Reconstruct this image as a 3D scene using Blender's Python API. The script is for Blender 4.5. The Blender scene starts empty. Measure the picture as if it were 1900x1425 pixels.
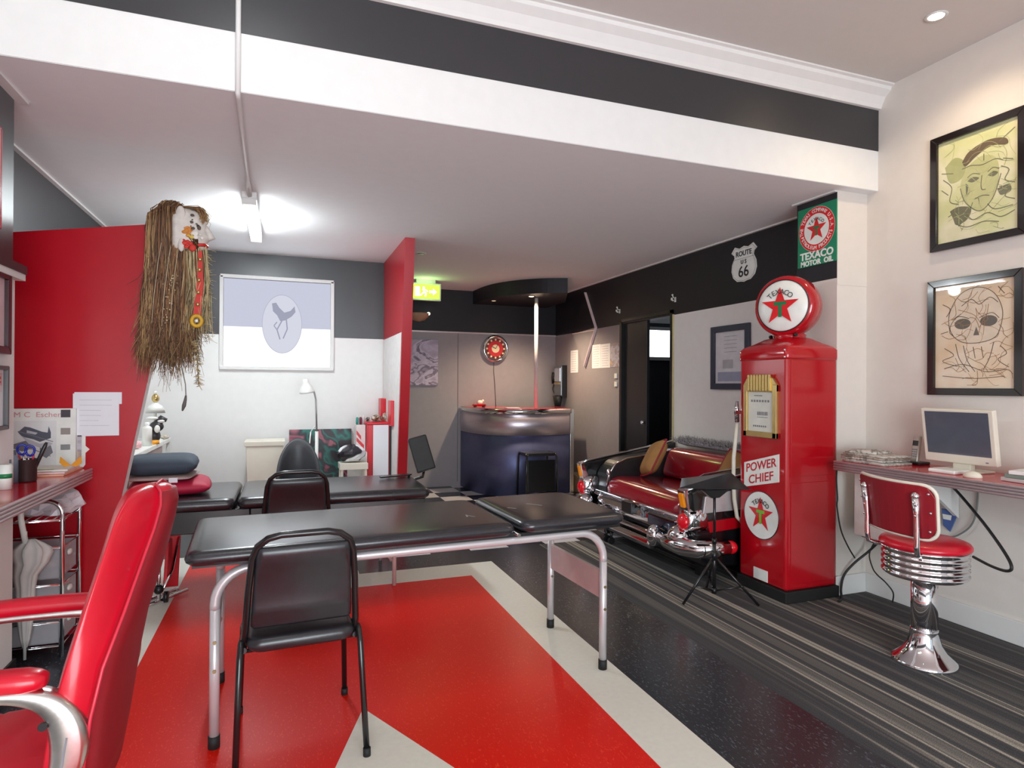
import bpy, bmesh, math, random
from mathutils import Vector, Matrix
random.seed(7)
S = bpy.context.scene
COL = S.collection
PI = math.pi
ORG = {}          # world origin of every object while building
# ---------------------------------------------------------------- materials
def lin(c):
    c /= 255.0
    return c/12.92 if c <= 0.04045 else ((c+0.055)/1.055)**2.4
def rgb(r, g, b): return (lin(r), lin(g), lin(b), 1.0)
MATS = {}
def mat(name, c, rough=.5, metal=0.0, var=.06, scale=14, bump=0.0, coat=0.0, emit=None, estr=0, spec=.5, trans=0):
    if name in MATS: return MATS[name]
    m = bpy.data.materials.new(name); m.use_nodes = True
    nt = m.node_tree; b = nt.nodes['Principled BSDF']
    c4 = rgb(*c)
    tc = nt.nodes.new('ShaderNodeTexCoord'); nz = nt.nodes.new('ShaderNodeTexNoise')
    nz.inputs['Scale'].default_value = scale; nz.inputs['Detail'].default_value = 4
    nt.links.new(tc.outputs['Object'], nz.inputs['Vector'])
    rp = nt.nodes.new('ShaderNodeValToRGB')
    lo = [max(0, x*(1-var)) for x in c4[:3]]+[1]; hi = [min(1, x*(1+var)) for x in c4[:3]]+[1]
    rp.color_ramp.elements[0].color = lo; rp.color_ramp.elements[1].color = hi
    rp.color_ramp.elements[0].position = .3; rp.color_ramp.elements[1].position = .7
    nt.links.new(nz.outputs['Fac'], rp.inputs['Fac']); nt.links.new(rp.outputs['Color'], b.inputs['Base Color'])
    b.inputs['Roughness'].default_value = rough; b.inputs['Metallic'].default_value = metal
    b.inputs['Specular IOR Level'].default_value = spec
    if coat: b.inputs['Coat Weight'].default_value = coat; b.inputs['Coat Roughness'].default_value = .06
    if trans: b.inputs['Transmission Weight'].default_value = trans
    if emit: b.inputs['Emission Color'].default_value = rgb(*emit); b.inputs['Emission Strength'].default_value = estr
    if bump:
        bp = nt.nodes.new('ShaderNodeBump'); bp.inputs['Strength'].default_value = bump; bp.inputs['Distance'].default_value = .01
        nt.links.new(nz.outputs['Fac'], bp.inputs['Height']); nt.links.new(bp.outputs['Normal'], b.inputs['Normal'])
    MATS[name] = m; return m
def ramp_mat(name, stops, scale=(6, 6, 6), detail=4, rough=.6, distortion=0.0, interp='LINEAR', bump=0.0, fine=0.0, finescale=400):
    if name in MATS: return MATS[name]
    m = bpy.data.materials.new(name); m.use_nodes = True
    nt = m.node_tree; b = nt.nodes['Principled BSDF']
    tc = nt.nodes.new('ShaderNodeTexCoord'); mp = nt.nodes.new('ShaderNodeMapping'); nz = nt.nodes.new('ShaderNodeTexNoise')
    mp.inputs['Scale'].default_value = scale
    nz.inputs['Scale'].default_value = 1; nz.inputs['Detail'].default_value = detail; nz.inputs['Distortion'].default_value = distortion
    nt.links.new(tc.outputs['Object'], mp.inputs['Vector']); nt.links.new(mp.outputs['Vector'], nz.inputs['Vector'])
    rp = nt.nodes.new('ShaderNodeValToRGB'); cr = rp.color_ramp; cr.interpolation = interp
    while len(cr.elements) < len(stops): cr.elements.new(.5)
    for e, (p, c) in zip(cr.elements, stops): e.position = p; e.color = rgb(*c)
    nt.links.new(nz.outputs['Fac'], rp.inputs['Fac'])
    out = rp.outputs['Color']
    if fine:
        n2 = nt.nodes.new('ShaderNodeTexNoise'); n2.inputs['Scale'].default_value = finescale; n2.inputs['Detail'].default_value = 2
        nt.links.new(tc.outputs['Object'], n2.inputs['Vector'])
        r2 = nt.nodes.new('ShaderNodeMapRange'); r2.inputs[1].default_value = .3; r2.inputs[2].default_value = .7
        r2.inputs[3].default_value = 1-fine; r2.inputs[4].default_value = 1+fine
        nt.links.new(n2.outputs['Fac'], r2.inputs[0])
        mx = nt.nodes.new('ShaderNodeMix'); mx.data_type = 'RGBA'; mx.blend_type = 'MULTIPLY'; mx.inputs[0].default_value = 1
        nt.links.new(out, mx.inputs[6]); nt.links.new(r2.outputs[0], mx.inputs[7]); out = mx.outputs[2]
    nt.links.new(out, b.inputs['Base Color']); b.inputs['Roughness'].default_value = rough
    if bump:
        bp = nt.nodes.new('ShaderNodeBump'); bp.inputs['Strength'].default_value = bump; bp.inputs['Distance'].default_value = .004
        nt.links.new(nz.outputs['Fac'], bp.inputs['Height']); nt.links.new(bp.outputs['Normal'], b.inputs['Normal'])
    MATS[name] = m; return m
def speckle(name, base, fleck, thr=.66, scale=220, rough=.35, spec=.5, stretch=(1, .45, 1)):
    m = ramp_mat(name, [(0, base), (thr-.04, base), (thr+.03, fleck), (1, fleck)], scale=[scale*s for s in stretch], detail=2, rough=rough)
    m.node_tree.nodes['Principled BSDF'].inputs['Specular IOR Level'].default_value = spec
    return m
def glow(name, c, s):
    if name in MATS: return MATS[name]
    m = bpy.data.materials.new(name); m.use_nodes = True
    nt = m.node_tree; nt.nodes.remove(nt.nodes['Principled BSDF'])
    e = nt.nodes.new('ShaderNodeEmission'); e.inputs[0].default_value = rgb(*c); e.inputs[1].default_value = s
    nt.links.new(e.outputs[0], nt.nodes['Material Output'].inputs[0])
    MATS[name] = m; return m
def glass(name='clear glass', rough=.02, c=(255, 255, 255)):
    if name in MATS: return MATS[name]
    m = bpy.data.materials.new(name); m.use_nodes = True
    nt = m.node_tree; nt.nodes.remove(nt.nodes['Principled BSDF'])
    t = nt.nodes.new('ShaderNodeBsdfTransparent'); g = nt.nodes.new('ShaderNodeBsdfGlossy'); x = nt.nodes.new('ShaderNodeMixShader')
    fr = nt.nodes.new('ShaderNodeFresnel'); fr.inputs[0].default_value = 1.45
    t.inputs[0].default_value = rgb(*c); g.inputs['Roughness'].default_value = rough
    ge = nt.nodes.new('ShaderNodeNewGeometry'); k = nt.nodes.new('ShaderNodeMath'); k.operation = 'SUBTRACT'; k.inputs[0].default_value = 1; k2 = nt.nodes.new('ShaderNodeMath'); k2.operation = 'MULTIPLY'
    nt.links.new(ge.outputs['Backfacing'], k.inputs[1]); nt.links.new(k.outputs[0], k2.inputs[0]); nt.links.new(fr.outputs[0], k2.inputs[1]); nt.links.new(k2.outputs[0], x.inputs[0]); nt.links.new(t.outputs[0], x.inputs[1]); nt.links.new(g.outputs[0], x.inputs[2])
    nt.links.new(x.outputs[0], nt.nodes['Material Output'].inputs[0])
    MATS[name] = m; return m
def film(name, c, cover=.5, rough=.3):
    if name in MATS: return MATS[name]
    m = mat(name, c, rough); nt = m.node_tree; b = nt.nodes['Principled BSDF']
    t = nt.nodes.new('ShaderNodeBsdfTransparent'); x = nt.nodes.new('ShaderNodeMixShader'); x.inputs[0].default_value = cover
    nt.links.new(t.outputs[0], x.inputs[1]); nt.links.new(b.outputs[0], x.inputs[2]); nt.links.new(x.outputs[0], nt.nodes['Material Output'].inputs[0])
    return m
# ---------------------------------------------------------------- mesh builder
class MB:
    def __init__(s): s.v = []; s.f = []; s.mi = []; s.sm = []; s.cur = 0; s.names = []; s.smooth = False
    def m(s, material):
        if material not in s.names: s.names.append(material)
        s.cur = s.names.index(material); return s
    def add(s, vs, fs, smooth=None):
        o = len(s.v); s.v += [Vector(v) for v in vs]
        for f in fs:
            s.f.append([i+o for i in f]); s.mi.append(s.cur); s.sm.append(s.smooth if smooth is None else smooth)
        return s
    def box(s, x0, x1, y0, y1, z0, z1):
        return s.add([(x0,y0,z0),(x1,y0,z0),(x1,y1,z0),(x0,y1,z0),(x0,y0,z1),(x1,y0,z1),(x1,y1,z1),(x0,y1,z1)],
                     [(0,3,2,1),(4,5,6,7),(0,1,5,4),(1,2,6,5),(2,3,7,6),(3,0,4,7)], False)
    def obox(s, c, sz, M=None):
        h = [a/2 for a in sz]; c = Vector(c)
        vs = [Vector((sx*h[0], sy*h[1], sz_*h[2])) for sz_ in (-1,1) for sx, sy in ((-1,-1),(1,-1),(1,1),(-1,1))]
        if M is not None: vs = [M @ v for v in vs]
        return s.add([c+v for v in vs], [(0,3,2,1),(4,5,6,7),(0,1,5,4),(1,2,6,5),(2,3,7,6),(3,0,4,7)], False)
    def tube(s, pts, r, n=10, closed=False, radii=None, caps=True):
        pts = [Vector(p) for p in pts]; N = len(pts); rings = []
        up = None
        for i, p in enumerate(pts):
            a = pts[(i-1) % N] if (i > 0 or closed) else p
            b = pts[(i+1) % N] if (i < N-1 or closed) else p
            t = (b-a); t = t.normalized() if t.length > 1e-9 else Vector((0,0,1))
            if up is None:
                up = t.cross(Vector((0,0,1)))
                if up.length < .05: up = t.cross(Vector((0,1,0)))
                up.normalize()
            up = (up - t*up.dot(t))
            up = up.normalized() if up.length > 1e-6 else t.orthogonal().normalized()
            w = t.cross(up); rr = radii[i] if radii else r
            rings.append([p+rr*(math.cos(2*PI*k/n)*up+math.sin(2*PI*k/n)*w) for k in range(n)])
        vs = [v for R in rings for v in R]; fs = []
        for i in range(N if closed else N-1):
            j = (i+1) % N
            for k in range(n): fs.append((i*n+k, i*n+(k+1) % n, j*n+(k+1) % n, j*n+k))
        s.add(vs, fs, True)
        if caps and not closed:
            o = len(s.v)-N*n
            s.f.append([o+k for k in range(n)][::-1]); s.mi.append(s.cur); s.sm.append(False)
            s.f.append([o+(N-1)*n+k for k in range(n)]); s.mi.append(s.cur); s.sm.append(False)
        return s
    def cyl(s, a, b, r, n=20, r2=None): return s.tube([a, b], r, n, radii=[r, r if r2 is None else r2])
    def lathe(s, prof, c=(0,0,0), axis='z', n=32, smooth=True, M=None):
        c = Vector(c); vs = []; fs = []
        for (r, h) in prof:
            for k in range(n):
                a = 2*PI*k/n; x, y = r*math.cos(a), r*math.sin(a)
                v = {'z': Vector((x,y,h)), 'x': Vector((h,x,y)), 'y': Vector((y,h,x))}[axis]
                vs.append(c+(M @ v if M is not None else v))
        for i in range(len(prof)-1):
            for k in range(n): fs.append((i*n+k, i*n+(k+1) % n, (i+1)*n+(k+1) % n, (i+1)*n+k))
        s.add(vs, fs, smooth)
        o = len(s.v)-len(vs)
        if prof[0][0] > 1e-5 and len(prof) == 2: s.f.append([o+k for k in range(n)][::-1]); s.mi.append(s.cur); s.sm.append(False)
        if prof[-1][0] > 1e-5 and len(prof) == 2: s.f.append([o+(len(prof)-1)*n+k for k in range(n)]); s.mi.append(s.cur); s.sm.append(False)
        return s
    def ball(s, c, r, sx=1, sy=1, sz=1, n=16):
        prof = [(r*math.sin(PI*i/10), -r*math.cos(PI*i/10)) for i in range(11)]
        return s.lathe(prof, c, 'z', n, True, Matrix.Diagonal((sx, sy, sz)))
    def prism(s, poly, plane, d0, d1):
        # polygon in a coordinate plane, extruded along the third axis
        def P(a, b, d): return {'xy': (a,b,d), 'xz': (a,d,b), 'yz': (d,a,b)}[plane]
        n = len(poly); vs = [P(a,b,d0) for a,b in poly]+[P(a,b,d1) for a,b in poly]
        fs = [list(range(n))[::-1], list(range(n,2*n))]+[(i,(i+1)%n,n+(i+1)%n,n+i) for i in range(n)]
        return s.add(vs, fs, False)
    def loft(s, rings, smooth=True, caps=True):
        n = len(rings[0]); vs = [v for R in rings for v in R]; fs = []
        for i in range(len(rings)-1):
            for k in range(n): fs.append((i*n+k, i*n+(k+1)%n, (i+1)*n+(k+1)%n, (i+1)*n+k))
        s.add(vs, fs, smooth)
        if caps:
            o = len(s.v)-len(vs)
            s.f.append([o+k for k in range(n)][::-1]); s.mi.append(s.cur); s.sm.append(smooth)
            s.f.append([o+(len(rings)-1)*n+k for k in range(n)]); s.mi.append(s.cur); s.sm.append(smooth)
        return s
    # drawing on a flat surface: o origin, u right, w up, n normal
    def plane(s, o, u, w, nrm): s.o = Vector(o); s.u = Vector(u).normalized(); s.w = Vector(w).normalized(); s.nn = Vector(nrm).normalized(); return s
    def pt(s, a, b, h=0.0): return s.o+s.u*a+s.w*b+s.nn*h
    def fill(s, poly, h=.001, th=.0):
        n = len(poly)
        if th:
            vs = [s.pt(a,b,h-th) for a,b in poly]+[s.pt(a,b,h) for a,b in poly]
            return s.add(vs, [list(range(n,2*n)), list(range(n))[::-1]]+[(i,(i+1)%n,n+(i+1)%n,n+i) for i in range(n)], False)
        return s.add([s.pt(a,b,h) for a,b in poly], [list(range(n))], False)
    def stroke(s, pts, w=.004, h=.0015):
        for (a,b),(c,d) in zip(pts[:-1], pts[1:]):
            L = math.hypot(c-a, d-b)
            if L < 1e-6: continue
            px, py = -(d-b)/L*w/2, (c-a)/L*w/2
            s.fill([(a+px,b+py),(a-px,b-py),(c-px,d-py),(c+px,d+py)], h)
        return s
    def build(s, name, material=None, parent=None, bev=0, seg=2, smooth_all=False, sub=0, fix=True):
        me = bpy.data.meshes.new(name)
        vs = s.v
        lo = Vector([min(v[i] for v in vs) for i in range(3)]); hi = Vector([max(v[i] for v in vs) for i in range(3)])
        c = (lo+hi)/2
        if parent is None: c.z = lo.z
        me.from_pydata([v-c for v in vs], [], s.f)
        mats = s.names if s.names else [material]
        for m_ in mats: me.materials.append(m_)
        for p, mi, sm in zip(me.polygons, s.mi, s.sm): p.material_index = mi if s.names else 0; p.use_smooth = sm or smooth_all
        if fix:
            bm = bmesh.new(); bm.from_mesh(me); bmesh.ops.recalc_face_normals(bm, faces=bm.faces); bm.to_mesh(me); bm.free()
        o = bpy.data.objects.new(name, me); COL.objects.link(o)
        ORG[o.name] = c.copy()
        if parent is not None: o.parent = parent; o.location = c-ORG[parent.name]
        else: o.location = c
        if sub:
            md = o.modifiers.new('sub', 'SUBSURF'); md.levels = sub; md.render_levels = sub
        if bev:
            md = o.modifiers.new('bev', 'BEVEL'); md.width = bev; md.segments = seg; md.limit_method = 'ANGLE'; md.angle_limit = .6
            md.harden_normals = False
        return o
def thing(name, label, cat, loc=(0,0,0), group=None):
    o = bpy.data.objects.new(name, None); COL.objects.link(o); o.location = loc; o.empty_display_size = .05
    ORG[o.name] = Vector(loc); o['label'] = label; o['category'] = cat
    if group: o['group'] = group
    return o
def tag(o, label, cat, group=None):
    o['label'] = label; o['category'] = cat
    if group: o['group'] = group
    return o
def struct(o): o['kind'] = 'structure'; return o
def copy_tree(o, parent=None):
    c = o.copy(); COL.objects.link(c)
    if parent is not None: c.parent = parent
    for ch in list(o.children): copy_tree(ch, c)
    return c
_fontcache = {}
def lettering(txt, pos, u, w, size, material, parent=None, name='lettering', ext=.0008, arc=None, sx=1.0, bold=0.0, mb=None):
    """flat letters: pos is the centre; u right, w up; arc=(radius, centre angle, direction) lays them round a circle"""
    u = Vector(u).normalized(); w = Vector(w).normalized(); n = u.cross(w); pos = Vector(pos)
    own = mb is None
    if own: mb = MB()
    mb.m(material)
    def glyphs(t):
        cu = bpy.data.curves.new('t', 'FONT'); cu.body = t; cu.size = size; cu.align_x = 'CENTER'; cu.align_y = 'CENTER'; cu.extrude = ext; cu.offset = bold
        cu.resolution_u = 3
        ob = bpy.data.objects.new('t', cu); COL.objects.link(ob)
        dg = bpy.context.evaluated_depsgraph_get(); dg.update()
        me = bpy.data.meshes.new_from_object(ob.evaluated_get(dg))
        vs = [v.co.copy() for v in me.vertices]; fs = [list(p.vertices) for p in me.polygons]
        bpy.data.objects.remove(ob); bpy.data.curves.remove(cu); bpy.data.meshes.remove(me)
        return vs, fs
    if arc is None:
        vs, fs = glyphs(txt); mb.add([pos+u*(v.x*sx)+w*v.y+n*v.z for v in vs], fs, False)
    else:
        R, a0, step = arc
        for i, ch in enumerate(txt):
            if ch == ' ': continue
            a = a0-step*(i-(len(txt)-1)/2)
            vs, fs = glyphs(ch)
            d = 1 if step > 0 else -1
            rad = u*math.cos(a)+w*math.sin(a); tan = (u*math.sin(a)-w*math.cos(a))*d; upv = rad*d
            mb.add([pos+rad*R+tan*(v.x*sx)+upv*v.y+n*v.z for v in vs], fs, False)
    if own: return mb.build(name, None, parent, fix=False)
    return mb
def star(R, r=None, n=5, rot=PI/2):
    r = r or R*.382
    return [((R if k % 2 == 0 else r)*math.cos(rot+PI*k/n), (R if k % 2 == 0 else r)*math.sin(rot+PI*k/n)) for k in range(2*n)]
def circ(R, n=36, cx=0, cy=0, ry=None): return [(cx+R*math.cos(2*PI*k/n), cy+(ry or R)*math.sin(2*PI*k/n)) for k in range(n)]
def arcpts(c, r, a0, a1, n, plane='xz', d=0):
    out = []
    for i in range(n+1):
        a = a0+(a1-a0)*i/n; p, q = c[0]+r*math.cos(a), c[1]+r*math.sin(a)
        out.append({'xz': (p, d, q), 'yz': (d, p, q), 'xy': (p, q, d)}[plane])
    return out
def rrect(w, h, r, n=4, cx=0, cy=0):
    out = []
    for sx, sy, a in ((1,1,0),(-1,1,PI/2),(-1,-1,PI),(1,-1,3*PI/2)):
        for i in range(n+1):
            t = a+PI/2*i/n; out.append((cx+sx*(w/2-r)+r*math.cos(t), cy+sy*(h/2-r)+r*math.sin(t)))
    return out
def curve(pts, n=6):
    out = []
    P = [pts[0]]+list(pts)+[pts[-1]]
    for i in range(1, len(P)-2):
        for k in range(n):
            t_ = k/n; a, b_, c, d = P[i-1], P[i], P[i+1], P[i+2]
            out.append(tuple(.5*((2*b_[j])+(-a[j]+c[j])*t_+(2*a[j]-5*b_[j]+4*c[j]-d[j])*t_**2+(-a[j]+3*b_[j]-3*c[j]+d[j])*t_**3) for j in range(len(a))))
    return out+[pts[-1]]
# ---------------------------------------------------------------- palette
WHITE = mat('white wall paint', (234, 234, 232), .7, var=.015, spec=.25)
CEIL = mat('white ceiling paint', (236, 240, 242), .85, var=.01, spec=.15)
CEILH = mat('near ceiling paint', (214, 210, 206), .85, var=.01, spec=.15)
BLACKW = mat('charcoal wall paint', (40, 41, 46), .40, var=.05, spec=.9)
BLACKD = mat('dark charcoal paint', (36, 35, 40), .5, var=.05, spec=.35)
WARMW = mat('dimmed warm white wall', (222, 216, 209), .7, var=.015, spec=.25)  # copy of the white, darkened and warmed to stand in for dimmer warm light
KHAKI = mat('grey wall panel', (150, 144, 148), .35, var=.03, spec=.4)
REDW = mat('red wall gloss', (178, 10, 30), .28, var=.03, spec=.4)
SKIRT = mat('skirting white', (224, 224, 222), .5, var=.01)
BLACK = mat('black plastic', (22, 22, 24), .35)
BLKMET = mat('black enamelled steel', (26, 25, 27), .22, spec=.6)
VINYL = mat('black vinyl', (40, 40, 44), .30, var=.12, scale=30, bump=.05, spec=.6)
REDVIN = mat('red vinyl', (200, 12, 40), .30, var=.05, spec=.5, coat=.15)
REDVIN2 = mat('dark red vinyl', (142, 16, 32), .48, var=.05)
CHROME = mat('chrome', (225, 225, 228), .07, 1.0, var=.02)
RIB = mat('ribbed chrome', (214, 213, 216), .40, .55, var=.02)
ALU = mat('brushed aluminium', (205, 203, 200), .28, 1.0, var=.05, scale=60)
STEEL = mat('pale painted tube', (205, 200, 202), .3, .35, var=.03)
REDGLOSS = mat('red enamel', (176, 8, 24), .16, var=.02, coat=.6)
REDTOP = mat('red laminate', (205, 14, 36), .15, var=.03, coat=.3)
PAPER = mat('white paper', (232, 232, 238), .8, var=.01)
CREAM = mat('cream plastic', (228, 222, 206), .45, var=.02)
GOLD = mat('gold trim', (205, 180, 120), .25, .8)
RUBBER = mat('black rubber', (20, 20, 20), .7)
INK = mat('ink', (45, 45, 52), .8)
GREYINK = mat('grey ink', (125, 125, 132), .8)
PALEG = mat('pale grey print', (186, 187, 194), .8)
REDINK = mat('red ink', (188, 40, 50), .8)
LOGORED = mat('logo red', (214, 28, 34), .35)
LOGOGREEN = mat('logo green', (24, 120, 72), .35)
LOGOWHITE = mat('enamel white', (234, 236, 230), .3)
GLASS = glass()
TAN = mat('tan laminate', (196, 172, 138), .5)
# ================================================================ SETTING
XR = 3.78; YB = 3.085; ZL = 2.74; ZH = 3.42
LINO_RED = speckle('red linoleum', (222, 24, 12), (234, 66, 40), .64, 150, .34, .3)
LINO_CREAM = mat('cream linoleum', (228, 226, 214), .3, var=.03, scale=40)
LINO_BLACK = speckle('black flecked linoleum', (44, 46, 52), (82, 88, 94), .64, 130, .22)
TILE_W = mat('white floor tile', (222, 220, 228), .25, var=.02)
TILE_B = mat('dark floor tile', (34, 36, 48), .22, var=.05)
CARPET = ramp_mat('striped carpet', [(0, (34, 35, 38)), (.34, (48, 49, 53)), (.43, (96, 92, 88)), (.475, (56, 56, 60)), (.53, (74, 72, 72)), (.565, (176, 168, 154)), (.60, (84, 82, 80)), (.68, (140, 133, 124)), (1, (60, 60, 62))],
                  scale=(7, .04, .04), detail=3.5, rough=.95, fine=.55, finescale=260)
fl = MB()
def frect(x0, x1, y0, y1, m, z=0.0): fl.m(m).box(x0, x1, y0, y1, -.05, z)
frect(-.67, 1.31, -3, 4.395, LINO_RED)
frect(1.31, 1.565, -3, 4.70, LINO_CREAM); frect(-.67, .22, 4.395, 5.7, LINO_RED); frect(.22, 1.31, 4.395, 4.70, LINO_CREAM)
frect(-.97, -.67, -3, 5.6, LINO_CREAM)
frect(-1.6, -.97, -3, 6.95, LINO_BLACK)
frect(-.97, -.67, 5.6, 6.95, LINO_BLACK)
frect(-.67, .22, 5.7, 6.95, LINO_BLACK); frect(.22, .535, 4.70, 6.95, LINO_CREAM); frect(.535, 1.5, 4.70, 5.06, LINO_BLACK); frect(1.565, 2.13, -3, 4.70, LINO_BLACK)
frect(1.5, 2.13, 4.70, 5.06, LINO_BLACK)
frect(2.13, 3.9, -3, 5.06, CARPET)
ts = .345
x0 = 1.5-3*ts
frect(.535, x0+.0, 5.06, 8.55, TILE_B) if x0 > .535 else None
for i in range(0, 10):
    for j in range(0, 11):
        xa = max(.535, x0+i*ts); xb = min(3.9, x0+(i+1)*ts); ya = 5.06+j*.318; yb = min(8.55, ya+.318)
        if xb > xa and yb > ya: frect(xa, xb, ya, yb, TILE_W if (i+j) % 2 == 1 else TILE_B)
frect(3.9, 6.0, 4.6, 8.6, TILE_B)
fl.m(LINO_CREAM).prism([(.331, 2.74), (.03, 1.93), (.331, 1.10), (.85, 1.68)], 'xy', -.04, .0012)
struct(fl.build('floor'))
# right wall: white, dark band above, grey panel by the bar, doorway between 5.47 and 6.5
w = MB()
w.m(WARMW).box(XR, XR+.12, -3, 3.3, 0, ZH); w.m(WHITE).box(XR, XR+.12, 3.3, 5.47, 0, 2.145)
w.m(BLACKD).box(XR, XR+.12, 3.3, 8.5, 2.145, ZL+.05)
w.m(KHAKI).box(XR, XR+.12, 6.5, 8.5, 0, 2.145)
struct(w.build('wall_right'))
w = MB(); w.m(mat('cream jamb', (206, 196, 150), .5)).box(XR-.016, XR+.1, 5.415, 5.43, 0, 2.15); w.m(BLACK).box(XR-.015, XR+.13, 5.43, 5.475, 0, 2.2); w.box(XR-.015, XR+.13, 6.46, 6.505, 0, 2.2); w.box(XR-.015, XR+.13, 5.43, 6.505, 2.165, 2.2)
dr = struct(w.build('trim_1'))
# door leaf covering the far half of the opening
DOOR = mat('black door', (38, 37, 40), .4)
d = MB(); d.m(DOOR).box(XR+.03, XR+.07, 5.98, 6.46, .01, 2.165)
dd = struct(d.build('door_1', bev=.004))
h = MB(); h.m(CHROME).cyl((XR+.03, 6.02, 1.0), (XR-.01, 6.02, 1.0), .018, 14); h.build('door_handle', None, dd)
# corridor behind the doorway
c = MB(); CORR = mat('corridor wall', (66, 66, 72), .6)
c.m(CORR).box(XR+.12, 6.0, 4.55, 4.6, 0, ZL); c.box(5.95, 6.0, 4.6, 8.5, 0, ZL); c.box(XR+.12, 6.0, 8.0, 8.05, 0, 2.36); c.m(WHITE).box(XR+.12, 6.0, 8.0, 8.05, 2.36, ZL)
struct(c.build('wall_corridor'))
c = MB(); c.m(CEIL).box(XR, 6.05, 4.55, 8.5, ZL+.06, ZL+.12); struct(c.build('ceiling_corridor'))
wn = MB(); wn.m(SKIRT).box(4.95, 5.75, 7.965, 8.0, 1.80, 1.85); wn.box(4.95, 5.75, 7.965, 8.0, 2.25, 2.30); wn.box(4.95, 5.0, 7.965, 8.0, 1.85, 2.25); wn.box(5.7, 5.75, 7.965, 8.0, 1.85, 2.25)
wq = struct(wn.build('window_3')); p = MB(); p.m(glow('corridor daylight', (240, 244, 255), 5)).box(5.0, 5.7, 7.98, 7.99, 1.85, 2.25); p.build('pane', None, wq)
# right column
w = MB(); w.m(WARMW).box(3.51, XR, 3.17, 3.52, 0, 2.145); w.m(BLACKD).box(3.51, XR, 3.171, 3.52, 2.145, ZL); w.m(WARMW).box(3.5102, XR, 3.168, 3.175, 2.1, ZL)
struct(w.build('wall_column_right'))
w = MB(); w.m(SKIRT).box(3.485, 3.52, 3.17, 3.545, ZL-.012, ZL); w.box(XR-.025, XR, 3.52, 8.0, ZL-.014, ZL); struct(w.build('trim_2'))
# beam and cornice
w = MB(); w.m(WHITE).box(-1.6, XR, YB, 3.4, ZL, ZH); w.m(BLACKW).box(-1.6, XR, YB-.003, YB+.02, 3.008, 3.285)
struct(w.build('wall_beam'))
w = MB(); w.m(WHITE).prism([(YB, 3.285), (YB-.022, 3.287), (YB-.03, 3.31), (YB-.055, 3.355), (YB-.095, 3.385), (YB-.10, 3.405), (YB-.12, 3.41), (YB-.12, ZH), (YB, ZH)], 'yz', -1.6, XR)
struct(w.build('trim_3'))
# ceilings
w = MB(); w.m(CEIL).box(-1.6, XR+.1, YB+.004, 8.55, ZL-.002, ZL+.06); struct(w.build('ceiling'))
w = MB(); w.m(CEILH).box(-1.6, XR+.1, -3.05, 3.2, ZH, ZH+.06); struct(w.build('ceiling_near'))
# left wall and left column
w = MB(); w.m(WHITE).box(-1.55, -1.45, -3, 6.95, 0, 1.9); w.m(BLACKW).box(-1.55, -1.45, -3, 6.95, 1.9, ZL+.02); w.m(WHITE).box(-1.55, -1.45, -3, 3.2, ZL+.02, ZH)
struct(w.build('wall_left'))
w = MB(); w.m(WHITE).box(-1.45, -1.19, 2.86, 3.54, .1, 1.91); w.m(BLACKW).box(-1.45, -1.195, 2.86, 3.53, 1.91, ZL); w.m(BLACK).box(-1.45, -1.18, 2.85, 3.56, 0, .1)
struct(w.build('wall_column_left'))
w = MB(); w.m(SKIRT).box(-1.2, -1.155, 2.86, 3.56, 1.885, 1.915); w.m(BLACKW).box(-1.2, -1.15, 2.86, 3.565, 1.915, 1.955); w.m(SKIRT).box(-1.2, -1.15, 2.86, 3.565, ZL-.012, ZL); w.box(-1.45, -1.42, 3.54, 6.84, ZL-.014, ZL)
struct(w.build('trim_4'))
# booth back wall with its window
WX0, WX1, WZ0, WZ1 = -.575, .462, 1.585, 2.475
w = MB()
w.m(WHITE).box(-1.45, WX0, 6.84, 6.95, 0, 1.903); w.box(WX1, 1.03, 6.84, 6.95, 0, 1.903); w.box(WX0, WX1, 6.84, 6.95, 0, WZ0)
w.m(BLACKW).box(-1.45, WX0, 6.84, 6.95, 1.903, ZL); w.box(WX1, 1.03, 6.84, 6.95, 1.903, ZL); w.box(WX0, WX1, 6.84, 6.95, WZ1, ZL)
struct(w.build('wall_back'))
f = MB().m(SKIRT)
f.box(WX0-.03, WX1+.03, 6.815, 6.90, WZ1, WZ1+.035); f.box(WX0-.03, WX1+.03, 6.805, 6.90, WZ0-.035, WZ0); f.box(WX0-.035, WX0, 6.815, 6.90, WZ0-.02, WZ1+.02); f.box(WX1, WX1+.035, 6.815, 6.90, WZ0-.02, WZ1+.02)
win = struct(f.build('window_1', bev=.004))
ZM = 1.99
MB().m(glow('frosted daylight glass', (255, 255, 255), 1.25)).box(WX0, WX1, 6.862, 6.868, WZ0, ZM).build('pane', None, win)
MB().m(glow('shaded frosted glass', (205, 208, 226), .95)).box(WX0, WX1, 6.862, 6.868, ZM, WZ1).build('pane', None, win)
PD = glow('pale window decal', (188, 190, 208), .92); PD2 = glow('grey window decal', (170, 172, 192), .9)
g = MB().plane((-.02, 6.858, 2.03), (1,0,0), (0,0,1), (0,-1,0))
g.m(PD).fill(circ(.195, 40, 0, 0, .305), .0005); g.m(glow('light window decal', (214, 216, 230), 1.0)).fill(circ(.190, 40, 0, 0, .299), .001)
g.m(PD2).fill([(-.10,.21),(-.06,.22),(-.03,.17),(.02,.12),(.08,.14),(.12,.19),(.13,.13),(.09,.08),(.03,.04),(-.02,.03),(-.05,.09),(-.09,.13)], .0015)
g.stroke([(0,.04),(-.05,-.06),(-.02,-.16)], .012, .0016); g.stroke([(.04,.05),(.05,-.05),(.01,-.15)], .012, .0016); g.stroke([(-.05,.02),(-.08,-.02),(-.05,-.06)], .010, .0016)
g.build('decal', None, win, fix=False)
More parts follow.
